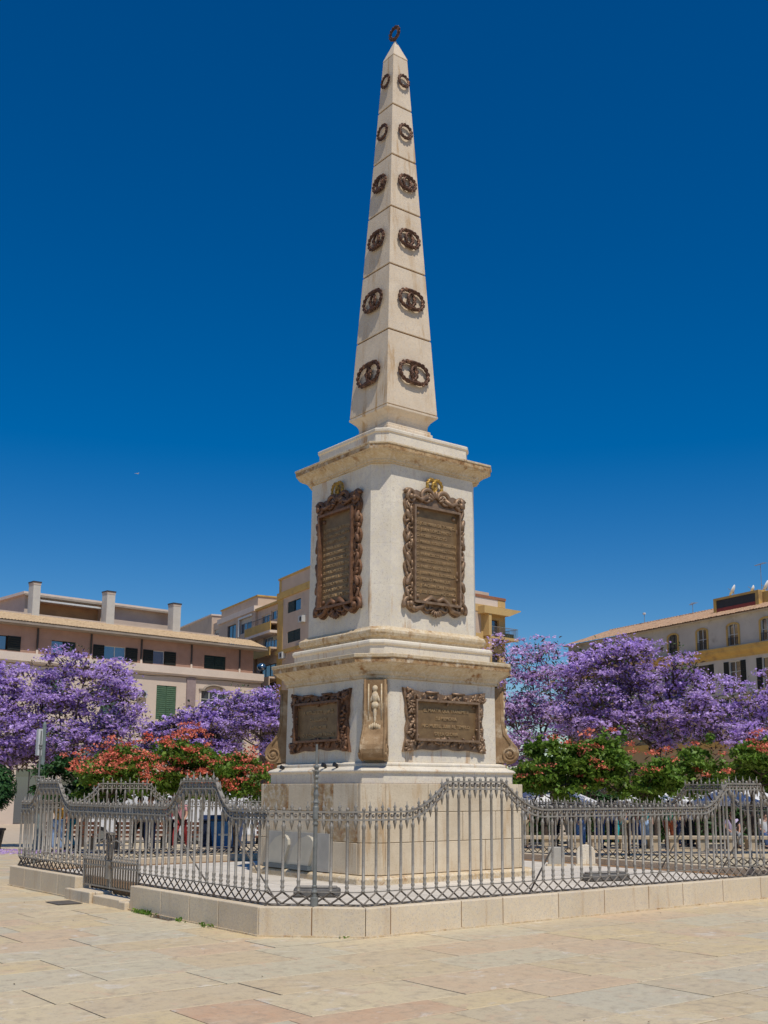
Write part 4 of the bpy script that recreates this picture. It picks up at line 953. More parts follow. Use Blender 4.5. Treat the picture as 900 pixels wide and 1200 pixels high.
# ------------------------------------------------------------------ vegetation
BARK = mat('dark_bark', (.045,.032,.025), (.075,.055,.042), 6, .9, bump=.6, bscale=12)
BLO = mat('jacaranda_blossom', (.43,.29,.66), (.58,.44,.77), 2.5, .7, island=.30, bump=0, trans=.4, spec=.1)
BLP = mat('jacaranda_blossom_pink', (.51,.36,.66), (.65,.50,.76), 2.5, .7, island=.30, bump=0, trans=.4, spec=.1)
POD = mat('dry_pod_twigs', (.15,.10,.06), (.08,.06,.04), 2, .9, island=.2, bump=0)
LEF = mat('jacaranda_leaf', (.06,.10,.035), (.09,.12,.04), 2, .7, island=.25, bump=0, trans=.25)
GLF = mat('shrub_leaf', (.08,.165,.018), (.155,.235,.035), 2.5, .5, island=.35, bump=0, trans=.35)
FLR = mat('coral_flower', (.58,.12,.075), (.62,.20,.125), 1.5, .6, island=.2, bump=0, trans=.2)
DLF = mat('dark_leaf', (.022,.065,.018), (.035,.09,.022), 1.5, .5, island=.3, bump=0, trans=.15)
def quads(name, pts, size, mt, parent, flat=.5, asp=1.7, seed=1, up=0.3):
    """many small leaf faces at pts (N,3)"""
    r = np.random.default_rng(seed); N_ = len(pts)
    n = r.normal(size=(N_,3)); n[:,2] = np.abs(n[:,2])*1.0+up; n /= np.linalg.norm(n, axis=1)[:,None]
    a = r.normal(size=(N_,3)); a -= (a*n).sum(1)[:,None]*n; a /= np.linalg.norm(a, axis=1)[:,None]; b = np.cross(n, a)
    s = size*r.uniform(.6,1.4,size=(N_,1)); a = a*s*asp*.5; b = b*s*.5
    v = np.stack([pts-a-b*.3, pts+b-a*.1, pts+a+b*.2, pts-b+a*.2], 1).reshape(-1,3)
    v = v+np.repeat(n*s, 4, 0)*np.tile([0,.25,0,.25], N_)[:,None]
    me = bpy.data.meshes.new(name); me.vertices.add(len(v)); me.vertices.foreach_set('co', v.astype(np.float32).ravel())
    me.loops.add(N_*4); me.loops.foreach_set('vertex_index', np.arange(N_*4, dtype=np.int32)); me.polygons.add(N_)
    me.polygons.foreach_set('loop_start', np.arange(0, N_*4, 4, dtype=np.int32)); me.polygons.foreach_set('loop_total', np.full(N_, 4, dtype=np.int32))
    me.materials.append(mt); me.update(calc_edges=True)
    o = link(name, me, parent); o['kind'] = 'stuff'; return o
def grow(trunks, tips, rad_tip=.018, seed=3, wob=.12):
    """branches: connect every tip to the nearest point of the growing tree"""
    r = np.random.default_rng(seed); nodes = []; par = []
    for ch in trunks:
        for i, p in enumerate(ch): nodes.append(np.array(p, float)); par.append(-1 if (i == 0 and len(nodes) == 1) else (len(nodes)-2 if i else 0))
    base = np.array(trunks[0][-1], float); order = np.argsort(np.linalg.norm(tips-base, axis=1))
    plen = [0.]*len(nodes)
    for k in range(1, len(nodes)): plen[k] = plen[par[k]]+np.linalg.norm(nodes[k]-nodes[par[k]])
    start = max(0, len(trunks[0])-1)
    for t in tips[order]:
        A = np.array(nodes[start:]); dd = np.linalg.norm(A-t, axis=1); cost = dd*1.0+np.array(plen[start:])*.35+np.maximum(0, A[:,2]-t[2])*.8
        j = int(np.argmin(cost))+start; p0 = nodes[j]; L = np.linalg.norm(t-p0); n = max(1, int(L/.45)); prev = j
        for k in range(1, n+1):
            f = k/n; q_ = p0+(t-p0)*f+(r.normal(size=3)*wob*L*.3*math.sin(math.pi*f)); q_[2] -= .05*L*math.sin(math.pi*f)
            nodes.append(q_); par.append(prev); plen.append(plen[prev]+L/n); prev = len(nodes)-1
    n = len(nodes); w_ = np.zeros(n); kids = [0]*n
    for k in range(n-1, -1, -1):
        if kids[k] == 0: w_[k] += rad_tip**2.4
        if par[k] >= 0: w_[par[k]] += w_[k]; kids[par[k]] += 1
    rad = w_**(1/2.4)
    return np.array(nodes), par, rad
def branch_mesh(nodes, par, rad, sides=5):
    mb = MB()
    for k in range(len(nodes)):
        if par[k] < 0: continue
        p = nodes[par[k]]; q_ = nodes[k]
        if np.linalg.norm(p-q_) < 1e-5: continue
        mb.tube([tuple(p), tuple(q_)], [min(rad[par[k]], rad[k]*1.6), rad[k]], sides if rad[k] > .05 else 4, cap=False)
    return mb
def blob_pts(ells, n, r, shell=.55):
    """random points in a union of ellipsoids, denser to the outside"""
    out = []; vols = np.array([e[3]*e[4]*e[5] for e in ells])**.8; vols = vols/vols.sum()
    for e, k in zip(ells, r.multinomial(n, vols)):
        d = r.normal(size=(k,3)); d /= np.linalg.norm(d, axis=1)[:,None]; rr = r.uniform(shell**3, 1, size=(k,1))**(1/3)
        out.append(np.array(e[:3])+d*rr*np.array(e[3:6]))
    return np.concatenate(out)
def voids(pts, ells, n, r, rad=(.25,.55)):
    """open gaps in a crown: drop the points that fall in random small spheres"""
    c = blob_pts(ells, n, r, .5); k = np.ones(len(pts), bool)
    for q_ in c: d = (pts-q_)/np.array([1.25,1.25,.7]); k &= (d**2).sum(1) > r.uniform(*rad)**2
    return pts[k]
def jacaranda(label, x, y, z, trunks, ells, ntips, seed, per=62, size=.072, blo=None, pods=.20, spread=(.20,.20,.065), nv=60):
    T = thing('jacaranda_tree', label, 'tree', (x,y,z), 0, 'jacaranda trees in purple flower')
    r = np.random.default_rng(seed); tips = voids(blob_pts(ells, int(ntips*1.25), r, .45), ells, nv, r)
    nodes, par, rad = grow(trunks, tips, .017, seed)
    branch_mesh(nodes, par, rad).obj('trunk', BARK, T, True)
    cl = []; sp = np.array(spread)
    for t in tips:
        f = r.uniform(.6,1.5); k = int(per*f); cl.append(t+r.normal(size=(k,3))*sp*f)
        for _ in range(r.integers(1,3)):
            o_ = r.normal(size=3)*np.array([.34,.34,.20]); cl.append(t+o_+r.normal(size=(k//3,3))*sp*.6)
    for t in blob_pts(ells, int(ntips*.35), r, .93):      # loose sprays that break the outline
        t = t+r.normal(size=3)*.12; k = int(per*.5); cl.append(t+r.normal(size=(k,3))*sp*.8)
    pts = np.concatenate(cl)
    quads('blossom', pts, size, blo or BLO, T, seed=seed, up=1.0)
    m_ = int(len(pts)*pods); quads('twigs_and_pods', pts[r.choice(len(pts), m_)]+r.normal(size=(m_,3))*.16-np.array([0,0,.16]), size*.85, POD, T, seed=seed+1, asp=3.2)
    m_ = int(len(pts)*.06); lv = tips[r.integers(0,len(tips),max(3,m_//60))]; q_ = lv[r.integers(0,len(lv),m_)]+r.normal(size=(m_,3))*.25
    quads('leaves', q_, size*.9, LEF, T, seed=seed+2)
    return T
ca, sa_ = math.cos(.668), math.sin(.668)
def loc_(u, w_, z, r1, r3): return (u*ca+w_*sa_, -u*sa_+w_*ca, z, r1, r1, r3)
def stems(h0, forks, lean=(0,0)):
    """trunk from the ground to h0, then first forks"""
    base = [(0,0,-.1),(lean[0]*.3,lean[1]*.3,h0*.5),(lean[0],lean[1],h0)]
    out = [base]
    return out
jacaranda('largest jacaranda at the left, in front of the pink and cream house', 4.23,23.69,-.45, stems(1.5,0,(.15,0)),
    [loc_(-2.2,0,5.0,1.7,1.5),loc_(0,.3,5.8,1.5,.95),loc_(-1.1,0,6.95,.75,.30),loc_(1.0,0,4.9,.9,1.1),loc_(.7,0,6.5,.45,.2),loc_(-1.2,-.3,3.8,1.7,.8),loc_(-3.5,0,5.6,1.1,1.2),loc_(.9,0,3.7,.9,.6),loc_(-2.0,-.4,3.35,1.6,.55),loc_(-3.7,0,3.8,1.1,.9)], 330, 11)
jacaranda('slender jacaranda whose dark trunk stands just left of the obelisk base', 12.17,25.07,-.6, stems(2.3,0,(.1,-.1)),
    [loc_(.25,0,5.06,1.0,1.1),loc_(-.65,0,5.2,.9,.95),loc_(.6,0,4.3,.6,.6)], 160, 12, nv=25)
jacaranda('middle jacaranda on the left, between the large one and the slender one', 12.17,30.16,-.7, stems(1.9,0,(-.1,0)),
    [loc_(-1.2,0,4.8,1.0,.75),loc_(.2,0,5.2,1.25,.7),loc_(1.1,0,6.1,.5,.5),loc_(-.3,0,4.1,1.7,.65),loc_(-2.2,0,4.4,.6,.7)], 250, 13, size=.09, nv=25)
jacaranda('loose pinkish jacaranda beside the pedestal with sky showing through its crown', 20.04,16.31,-.55, stems(2.2,0,(-.2,.1)),
    [loc_(-.55,0,7.0,1.2,1.0),loc_(-1.4,0,5.9,1.0,1.1),loc_(.5,0,5.75,1.4,1.4),loc_(-1.0,0,4.1,1.1,1.0),loc_(.35,0,7.8,.45,.4),loc_(-2.1,0,8.0,.45,.3),loc_(1.4,0,5.2,1.1,1.2)], 170, 14, blo=BLP, per=56)
jacaranda('widest jacaranda on the right with low curved branches above the coral flowered shrubs', 18.68,9.74,-.4, stems(1.6,0,(.1,.1)),
    [loc_(-1.75,0,5.6,1.6,1.3),loc_(-.25,0,5.9,1.4,1.1),loc_(-1.1,0,6.65,1.3,.5),loc_(.9,0,5.1,1.1,1.1),loc_(-2.0,0,4.3,1.5,.65),loc_(-.4,0,4.4,1.3,.6),loc_(.4,0,6.6,.6,.35),loc_(.7,0,3.5,.6,.5)], 290, 15)
jacaranda('jacaranda at the right edge of the photo in front of the grey building', 22.95,8.92,-.45, stems(1.7,0,(.1,0)),
    [loc_(-.95,0,5.2,1.0,.95),loc_(.45,0,5.3,1.1,1.0),loc_(-.5,0,4.1,1.5,.55),loc_(1.6,0,5.0,1.1,1.1)], 170, 16)
def shrub(label, x, y, z, ells, nleaf, nflower, seed, h0=.8, leafm=None, fl=None):
    T = thing('flowering_shrub_tree', label, 'shrub', (x,y,z), 0, 'low trees with coral flowers')
    r = np.random.default_rng(seed); tips = blob_pts(ells, 55, r, .3)
    nodes, par, rad = grow([[(0,0,-.1),(.03,0,h0*.5),(0,.02,h0)]], tips, .012, seed); branch_mesh(nodes, par, rad).obj('trunk', BARK, T, True)
    sub = []; knots = blob_pts(ells, 26, r, .72)       # knobbly sub-crowns, then leafy clumps on each
    for kx in knots:
        rk = r.uniform(.22,.46)
        for _ in range(9):
            d = r.normal(size=3); d /= np.linalg.norm(d); c = kx+d*rk*np.array([1,1,.75]); k = int(nleaf/26/9*r.uniform(.4,1.6)); sub.append(c+r.normal(size=(k,3))*np.array([.13,.13,.05]))
    for c in blob_pts(ells, 22, r, 1.0): c = c+np.array([0,0,r.uniform(.05,.25)]); sub.append(c+r.normal(size=(int(nleaf*.003),3))*np.array([.06,.06,.10]))
    quads('foliage', voids(np.concatenate(sub), ells, 22, r, (.14,.30)), .080, leafm or GLF, T, seed=seed, asp=1.9)
    top = knots[r.integers(0,len(knots),nflower*3)]+r.normal(size=(nflower*3,3))*np.array([.30,.30,.24])+np.array([-.16,-.20,.16]); top = top[np.argsort(-(.25*top[:,2]-.35*(top[:,0]*sa_+top[:,1]*ca)+r.normal(size=len(top))*.45))][:nflower]
    fl_ = np.concatenate([c+np.array([-.05,-.06,.06])+r.normal(size=(30,3))*np.array([.10,.10,.035]) for c in top])
    quads('flowers', fl_, .055, FLR, T, seed=seed+3, asp=1.2); return T
shrub('leftmost coral flowered shrub tree, under the large left jacaranda', 2.29,16.3,-.28, [loc_(.25,0,2.25,1.1,.62),loc_(-.5,.2,2.0,.7,.5)], 7500, 68, 21)
shrub('middle of the three coral flowered shrub trees on the left', 3.78,15.13,-.28, [loc_(-.1,0,2.45,1.2,.62),loc_(.5,0,2.3,.8,.5)], 7500, 92, 22)
shrub('coral flowered shrub tree nearest the left side of the obelisk base', 5.46,15.08,-.30, [loc_(0,0,2.15,.8,.55),loc_(.5,0,1.9,.5,.4)], 5000, 62, 23)
shrub('green shrub tree with few coral flowers just right of the obelisk base', 11.67,7.63,-.25, [loc_(-.1,0,2.35,1.1,.75),loc_(1.0,0,2.5,.95,.7),loc_(-.5,0,1.9,.7,.5)], 13000, 26, 24)
shrub('second green shrub tree right of the obelisk, above the white parasols', 13.3,6.34,-.25, [loc_(-.4,0,2.5,.95,.75),loc_(.75,0,2.1,.8,.55)], 10000, 18, 25)
shrub('coral flowered shrub tree at the right edge of the photo', 17.4,5.66,-.30, [loc_(0,0,2.55,1.4,.75),loc_(-1.0,0,2.2,.8,.6),loc_(1.3,0,2.6,1.1,.75)], 13000, 34, 26)
shrub('dark green leafy shrub tree without flowers at the foot of the large left jacaranda', 2.0,18.6,-.32, [loc_(-.3,0,1.9,.9,.75),loc_(.6,0,2.0,.6,.6)], 8000, 2, 27, leafm=DLF)
# trimmed round tree, far left
T = thing('clipped_tree', 'dark green tree clipped into a ball in a dark tub, at the left edge', 'tree', (.25,21.75,-.35)); r_ = np.random.default_rng(31)
MB().tube([(0,0,0),(.02,0,.7),(0,0,1.5)], [.06,.05,.04], 6).obj('trunk', BARK, T, True)
d_ = r_.normal(size=(6000,3)); d_ /= np.linalg.norm(d_, axis=1)[:,None]; quads('crown', d_*r_.uniform(.45,.82,size=(6000,1))+np.array([0,0,1.95]), .07, DLF, T, seed=31)
MB().lathe([(.42,0),(.52,.6),(.56,.62),(.56,.68),(.48,.68)], n=14).obj('tub', M['black'], T)
# fallen blossom on the paving under the left trees, weeds along the kerb
r_ = np.random.default_rng(41); pt = r_.uniform([-6,17,0],[2.2,27,0],size=(3000,3)); pt = pt[pt[:,0] < 1.6-(pt[:,1]-20)*.3]; pt[:,2] = [gz(a,b)+.012 for a, b in pt[:,:2]]
o = quads('fallen_blossom', pt, .07, BLO, None, seed=41, up=3); o['label'] = 'fallen purple blossom scattered on the paving under the left jacarandas'; o['category'] = 'fallen petals'
wd = []
for cx, cy_, n in ((-4.97,-1.2,70),(-4.97,-1.4,40),(-4.97,-3.0,25),(-4.96,-2.3,10),(-4.25,-4.75,6)): wd.append(np.stack([r_.normal(cx-.02,.018,n), r_.normal(cy_,.10,n), r_.uniform(.005,.045,n)],1))
o = quads('weeds', np.concatenate(wd), .022, GLF, None, seed=42, up=-.5, asp=2.5); o['label'] = 'small green weeds growing along the foot of the left kerb'; o['category'] = 'weeds'

r_ = np.random.default_rng(44); pt = r_.uniform([-10,-10.5,.004],[7,-5.0,.012],size=(60,3)); p2 = r_.uniform([-10,-5,.004],[-5.1,8,.012],size=(50,3))
o = quads('dry_leaf_litter', np.concatenate([pt, p2]), .013, POD, None, seed=45, up=3, asp=1.5); o['label'] = 'tiny dry leaves and grit scattered over the pale paving in front'; o['category'] = 'leaf litter'
# air conditioners, blinds and cables on the far facades
ACM = mat('air_conditioner_grey', (.45,.45,.43), None, 6, .6)
def aircon(B, s_, z, out):
    A = MB().box(s_,s_+.8,out+.02,out+.36,z,z+.55).obj('air_conditioner', ACM, B)
    f = MB(); f.tube([(s_+.3,out+.36,z+.27),(s_+.3,out+.375,z+.27)], .2, 12); f.obj('fan_grille', DKF, A)
for s_, z in ((1.3,9.0),(11.2,8.6),(7.2,4.4)): aircon(LB, s_, z, 0)
for s_, z in ((.1,15.2),(4.3,12.6),(-2.6,15.0)): aircon(MBd, s_, z, 0)
for s_, z in ((9.2,10.2),(16.1,10.4),(2.1,8.9)): aircon(RB, s_, z, 0)
for z, a_, b_ in ((10.45,0,30),(6.2,0,30)): MB().tube([(a_+(b_-a_)*k/30, .05, z-.05*math.sin(k*1.3)) for k in range(31)], .018, 4).obj('wall_cable', DKF, LB)
MB().tube([(-15+k*1.3, .06, 8.75-.06*math.sin(k*1.1)) for k in range(31)], .02, 4).obj('wall_cable', DKF, RB)
BLD = mat('cream_roller_blind', (.50,.46,.38), None, 4, .8, bump=0)
for B, lst in ((LB, [(5.05,6.45,4.7,5.9,0),(18.05,19.45,5.0,5.9,0)]), (MBd, [(12.95,15.95,17.0,17.42,-.05),(6.5,8.3,14.6,14.98,-.25),(22.65,24.55,17.2,17.57,-.4)])):
    for a_, b_, c_, d_, o_ in lst: MB().box(a_,b_,o_-.12,o_-.10,c_,d_).obj('roller_blind', BLD, B)

# ------------------------------------------------------------------ things on the far side of the plaza
STB = mat('bench_stone', (.42,.34,.24), (.36,.29,.20), 2, .8, bump=.1); WOOD = mat('red_brown_wood', (.16,.065,.035), (.11,.045,.025), 5, .6)
def bench(x, y, rz, label, wood=False):
    T = thing('plaza_bench', label, 'bench', (x,y,gz(x,y)), rz, 'wooden benches' if wood else 'stone benches in a row')
    if wood:
        for k in range(4): MB().box(-.9,.9,-.24+k*.12,-.14+k*.12,.40,.44).obj('seat_slat', WOOD, T)
        for k in range(3): MB().box(-.9,.9,.24,.28,.50+k*.14,.60+k*.14).obj('back_slat', WOOD, T)
        for s in (-.75,.75): MB().box(s-.03,s+.03,-.22,.26,0,.398).obj('leg', M['black'], T); MB().box(s-.03,s+.03,.282,.31,.0,.9).obj('back_post', M['black'], T)
    else:
        bevel(MB().box(-1.15,1.15,-.26,.26,.36,.47).obj('seat', STB, T), .015)
        for s in (-.95,0,.95): MB().box(s-.14,s+.14,-.2,.2,-.02,.358).obj('leg', STB, T)
        MB().box(-1.15,1.15,-.3,.3,-.02,.05).obj('base_slab', STB, T)
rzb = -.668
names = ['nearest the obelisk base', 'second from the obelisk base', 'third from the obelisk base', 'fourth from the obelisk base', 'fifth, below the raised hump', 'at the right edge of the photo']
for i in range(6): bench(15.3+1.93*i*1.05, 11.6-1.52*i*1.05+.0, rzb, 'stone bench seen through the right railing, '+names[i])
for i in range(4): bench(2.6+1.75*i*1.05, 20.9-1.38*i*1.05, rzb, 'red brown wooden bench seen through the left railing, '+['leftmost','second from the left','third from the left','nearest the obelisk base'][i], True)
def hedge(x, y, L_, h, label, seed):
    T = thing('hedge', label, 'hedge', (x,y,gz(x,y)), -.668, 'dark hedges behind the cafe'); r = np.random.default_rng(seed)
    MB().box(-L_/2+.25,L_/2-.25,-.2,.2,0,h-.3).obj('stems', BARK, T); n = int(L_*h*520)
    p_ = r.uniform([-L_/2,-.45,.05],[L_/2,.45,h],size=(n,3)); p_[:,2] = np.minimum(p_[:,2], h-.25+.22*np.sin(p_[:,0]*1.7+seed)+.1*np.sin(p_[:,0]*4.1)); p_ += r.normal(size=(n,3))*.06
    quads('foliage', p_, .11, DLF, T, seed=seed)
for i, (x, y) in enumerate(((22.6,21.2),(26.3,18.2),(30.0,15.1),(33.6,12.2))): hedge(x, y, 4.4, 2.5, 'tall dark hedge behind the white parasols, '+('nearest the obelisk base','second from the obelisk base','third from the obelisk base','at the right edge')[i], 61+i)
PW = mat('white_parasol_cloth', (.72,.72,.70), None, 3, .8, bump=0, trans=.15)
def parasol(x, y, label, r=1.5, h=2.25):
    T = thing('parasol', label, 'parasol', (x,y,gz(x,y)), random.uniform(0,1.5), 'white cafe parasols')
    MB().tube([(0,0,0),(0,0,h+.05)], .03, 6).obj('pole', M['iron'], T)
    mb = MB(); n = 8; vs = [(0,0,h)]+[(r*math.cos(2*math.pi*k/n), r*math.sin(2*math.pi*k/n), h-.55) for k in range(n)]+[(r*math.cos(2*math.pi*k/n), r*math.sin(2*math.pi*k/n), h-.72) for k in range(n)]
    mb.add(vs, [(0,k+1,(k+1)%n+1) for k in range(n)]+[(k+1,n+k+1,n+(k+1)%n+1,(k+1)%n+1) for k in range(n)]); me = bpy.data.meshes.new('canopy'); me.from_pydata(mb.v,[],mb.f); me.materials.append(PW); link('canopy', me, T)
    MB().lathe([(.3,0),(.3,.08),(.08,.1)], n=10).obj('base', M['iron'], T)
for x, y, l in ((20.3,17.1,'just right of the obelisk base'),(22.6,17.6,'second from the obelisk base'),(22.9,13.4,'largest looking, below the green shrub trees'),(25.2,13.6,'behind the largest looking one'),(24.6,11.2,'left of the raised hump of the railing'),(26.8,11.5,'seen through the raised hump of the railing'),(27.6,9.0,'rightmost'),(25.0,8.4,'second from the right edge')):
    parasol(x, y, 'white cafe parasol, '+l, r=1.35)
def van(x, y, rz, label, logo=False):
    T = thing('delivery_van', label, 'van', (x,y,gz(x,y)), rz, 'white vans beyond the left trees')
    vw = mat('white_van_paint', (.66,.67,.68), None, 5, .35, bump=0) if 'white_van_paint' not in bpy.data.materials else bpy.data.materials['white_van_paint']
    b = MB(); b.prism([(-2.3,.35),(2.0,.35),(2.35,.5),(2.38,.95),(1.9,1.15),(1.35,1.9),(1.1,2.0),(-2.2,2.0),(-2.32,1.9)], -.9, .9, 'y'); bevel(b.obj('body', vw, T), .06, 2)
    for s in (-.905, .905):
        MB().prism([(.75,1.15),(1.72,1.15),(1.28,1.78),(.75,1.78)], min(s,s*.985), max(s,s*.985), 'y').obj('side_window', GLS, T)
        for wx in (-1.5, 1.5):
            w2 = MB(); w2.tube([(wx,s*.98-.09*np.sign(s),.34),(wx,s*1.0,.34)], .34, 16); W2 = w2.obj('wheel', M['black'], T); MB().tube([(wx,s*1.0,.34),(wx,s*1.015,.34)], .19, 12).obj('hub', M['steel'], W2)
    MB().prism([(1.93,1.17),(1.40,1.84),(1.42,1.86),(1.96,1.19)], -.8, .8, 'y').obj('windscreen', GLS, T)
    for s in (-.7,.7): MB().box(2.33,2.39,s-.13,s+.13,.62,.80).obj('headlight', GLB, T)
    if logo:
        mb = MB(); mb.prism([(-.9,.75),(-.1,.85),(.25,1.35),(-.2,1.60),(-.45,1.20)], -.915, -.905, 'y'); mb.obj('blue_logo', mat('logo_blue', (.02,.14,.42), None, 5, .5, bump=0), T)
van(9.0,29.2, -.70, 'white van parked beyond the left trees, seen through the gate side of the railing'); van(11.1,24.6, -.62, 'white van with a blue mark on its side, beside the obelisk base', True)
BLU = mat('blue_plastic', (.02,.13,.34), None, 4, .4, bump=0); NVY = mat('navy_plastic', (.02,.03,.07), None, 4, .4, bump=0)
def bin_(x, y, mt_, label, wmark):
    T = thing('wheeled_bin', label, 'bin', (x,y,gz(x,y)), -.668, 'plastic waste bins')
    b = MB(); vs = [(-.38,-.36,.10),(.38,-.36,.10),(.38,.36,.10),(-.38,.36,.10),(-.46,-.46,.95),(.46,-.46,.95),(.46,.42,.95),(-.46,.42,.95)]
    b.add(vs, [(0,3,2,1),(4,5,6,7),(0,1,5,4),(1,2,6,5),(2,3,7,6),(3,0,4,7)]); bevel(b.obj('body', mt_, T), .03)
    l = MB(); l.prism([(-.50,.955),(.46,.955),(.46,1.04),(-.1,1.12),(-.50,1.0)][::1], -.48, .48, 'x'); l.obj('lid', NVY, T)
    for s in (-.3,.3): MB().tube([(s,.36,.1),(s+.05,.36,.1)], .1, 10).obj('wheel', M['black'], T)
    if wmark: MB().box(-.2,.2,-.425,-.40,.50,.56).obj('white_mark', WFR, T)
bin_(5.79,16.09,BLU,'bright blue waste bin with dark lid beside the obelisk base',True); bin_(6.0,17.2,NVY,'dark navy waste bin left of the bright blue one',False)
T = thing('street_lamp', 'tall grey green street pole with a small white box, at the far left', 'street lamp', (1.53,20.73,gz(1.53,20.73)))
MB().lathe([(.16,0),(.16,.3),(.12,.4),(.09,1.9),(.11,1.95),(.08,2.0),(.06,4.0),(.02,4.1)], n=10).obj('column', M['polegreen'], T); MB().box(-.22,-.08,-.1,.1,3.0,3.85).obj('white_box', WFR, T)

# ------------------------------------------------------------------ people
SK = [mat('skin_light', (.50,.29,.20), None, 5, .6, bump=0), mat('skin_tan', (.36,.19,.12), None, 5, .6, bump=0)]
def clr(n, c): return bpy.data.materials.get(n) or mat(n, c, None, 6, .8, bump=0)
HAIR = [clr('hair_dark', (.02,.013,.01)), clr('hair_brown', (.09,.05,.03)), clr('hair_grey', (.35,.34,.32))]
def skin_obj(name, V, E_, rr, mt_, parent, sub=1):
    me = bpy.data.meshes.new(name); me.from_pydata(V, E_, []); me.update(); o = bpy.data.objects.new(name, me); COL.objects.link(o)
    me.materials.append(mt_)
    s = o.modifiers.new('skin', 'SKIN'); s.use_smooth_shade = True
    if not me.skin_vertices: me.attributes.new('skin_vertex', 'FLOAT', 'POINT')
    return o, me
def pose(kind):
    """joints: x right, y forward (facing +y), z up, adult 1.70 m"""
    J = dict(pel=(0,0,.94), sp=(0,.0,1.12), ch=(0,.0,1.30), nk=(0,.01,1.44), hd=(0,.03,1.53), tp=(0,.02,1.64))
    for s, n in ((-1,'l'),(1,'r')):
        J['sh'+n] = (s*.18,0,1.38)
        if kind == 'stand':
            J['el'+n] = (s*.235,-.02,1.10); J['wr'+n] = (s*.24,.06,.87); J['hp'+n] = (s*.09,0,.90); J['kn'+n] = (s*.10,.02,.49); J['an'+n] = (s*.11,-.03,.09); J['to'+n] = (s*.13,.13,.04)
        elif kind == 'walk':
            f = s; J['el'+n] = (s*.23,-.08*f,1.11); J['wr'+n] = (s*.22,.10-.18*f,.92); J['hp'+n] = (s*.09,0,.90); J['kn'+n] = (s*.10,.16*f+.04,.50); J['an'+n] = (s*.10,.26*f-.05,.10 if f > 0 else .14); J['to'+n] = (s*.11,.26*f+.10,.05)
        else:
            J['el'+n] = (s*.25,.08,1.12); J['wr'+n] = (s*.15,.33,1.0)
            J['hp'+n] = (s*.10,.03,.90); J['kn'+n] = (s*.13,.45,.92); J['an'+n] = (s*.12,.46,.50); J['to'+n] = (s*.13,.62,.46)
    return J
def body_tubes(J):
    """one continuous surface grown from a connected skeleton"""
    names = ['pel','sp','ch','nk','hd','tp']; V = [J[n] for n in names]; rad = [(.13,.10),(.115,.09),(.145,.095),(.055,.055),(.085,.095),(.06,.075)]
    Ed = [(0,1),(1,2),(2,3),(3,4),(4,5)]
    def addc(start, pts):
        p = start
        for c, r in pts: V.append(c); rad.append(r); Ed.append((p, len(V)-1)); p = len(V)-1
        return p
    for n, s in (('l',-1),('r',1)):
        e = addc(2, [(J['sh'+n], (.06,.06)), (J['el'+n], (.042,.042)), (J['wr'+n], (.028,.028))])
        w_ = Vector(J['wr'+n]); dd = (w_-Vector(J['el'+n])).normalized(); palm = w_+dd*.06; pi_ = addc(e, [(tuple(palm), (.036,.018))])
        side = Vector((0,1,0)) if abs(dd.y) < .8 else Vector((s,0,0))
        for k in range(4):
            t0 = palm+dd*.04+side*(k-1.5)*.018; t1 = palm+dd*(.085+.012*(1.5-abs(k-1.5)))+side*(k-1.5)*.02+Vector((-s*.015,0,0)); addc(pi_, [(tuple(t0),(.009,.009)),(tuple(t1),(.007,.007))])
        addc(pi_, [(tuple(palm+side*.045+dd*.01),(.010,.010)),(tuple(palm+side*.055+dd*.04),(.008,.008))])
        addc(0, [(J['hp'+n], (.095,.095)), (J['kn'+n], (.06,.06)), (J['an'+n], (.04,.04)), (J['to'+n], (.035,.028))])
    V.append((0, J['hd'][1]+.105, J['hd'][2]+.01)); rad.append((.014,.016)); Ed.append((4, len(V)-1))      # nose
    return V, Ed, rad
def grown(name, V, Ed, rad, mt_, root=0, sub=1):
    """skin modifier evaluated once into a plain mesh"""
    me = bpy.data.meshes.new(name); me.from_pydata([tuple(v) for v in V], Ed, []); o = bpy.data.objects.new(name, me); COL.objects.link(o)
    bpy.context.view_layer.objects.active = o
    bm = bmesh.new(); bm.from_mesh(me); lay = bm.verts.layers.skin.verify()
    bm.verts.ensure_lookup_table()
    for i, v in enumerate(bm.verts): v[lay].radius = rad[i]; v[lay].use_root = (i == root)
    bm.to_mesh(me); bm.free()
    s = o.modifiers.new('skin','SKIN'); s.use_smooth_shade = True
    if sub: o.modifiers.new('sub','SUBSURF').levels = sub; o.modifiers['sub'].render_levels = sub
    dg = bpy.context.evaluated_depsgraph_get(); out = bpy.data.meshes.new_from_object(o.evaluated_get(dg)); out.name = name
    bpy.data.objects.remove(o); out.materials.clear(); out.materials.append(mt_)
    for p_ in out.polygons: p_.use_smooth = True
    return out
POSES = {}
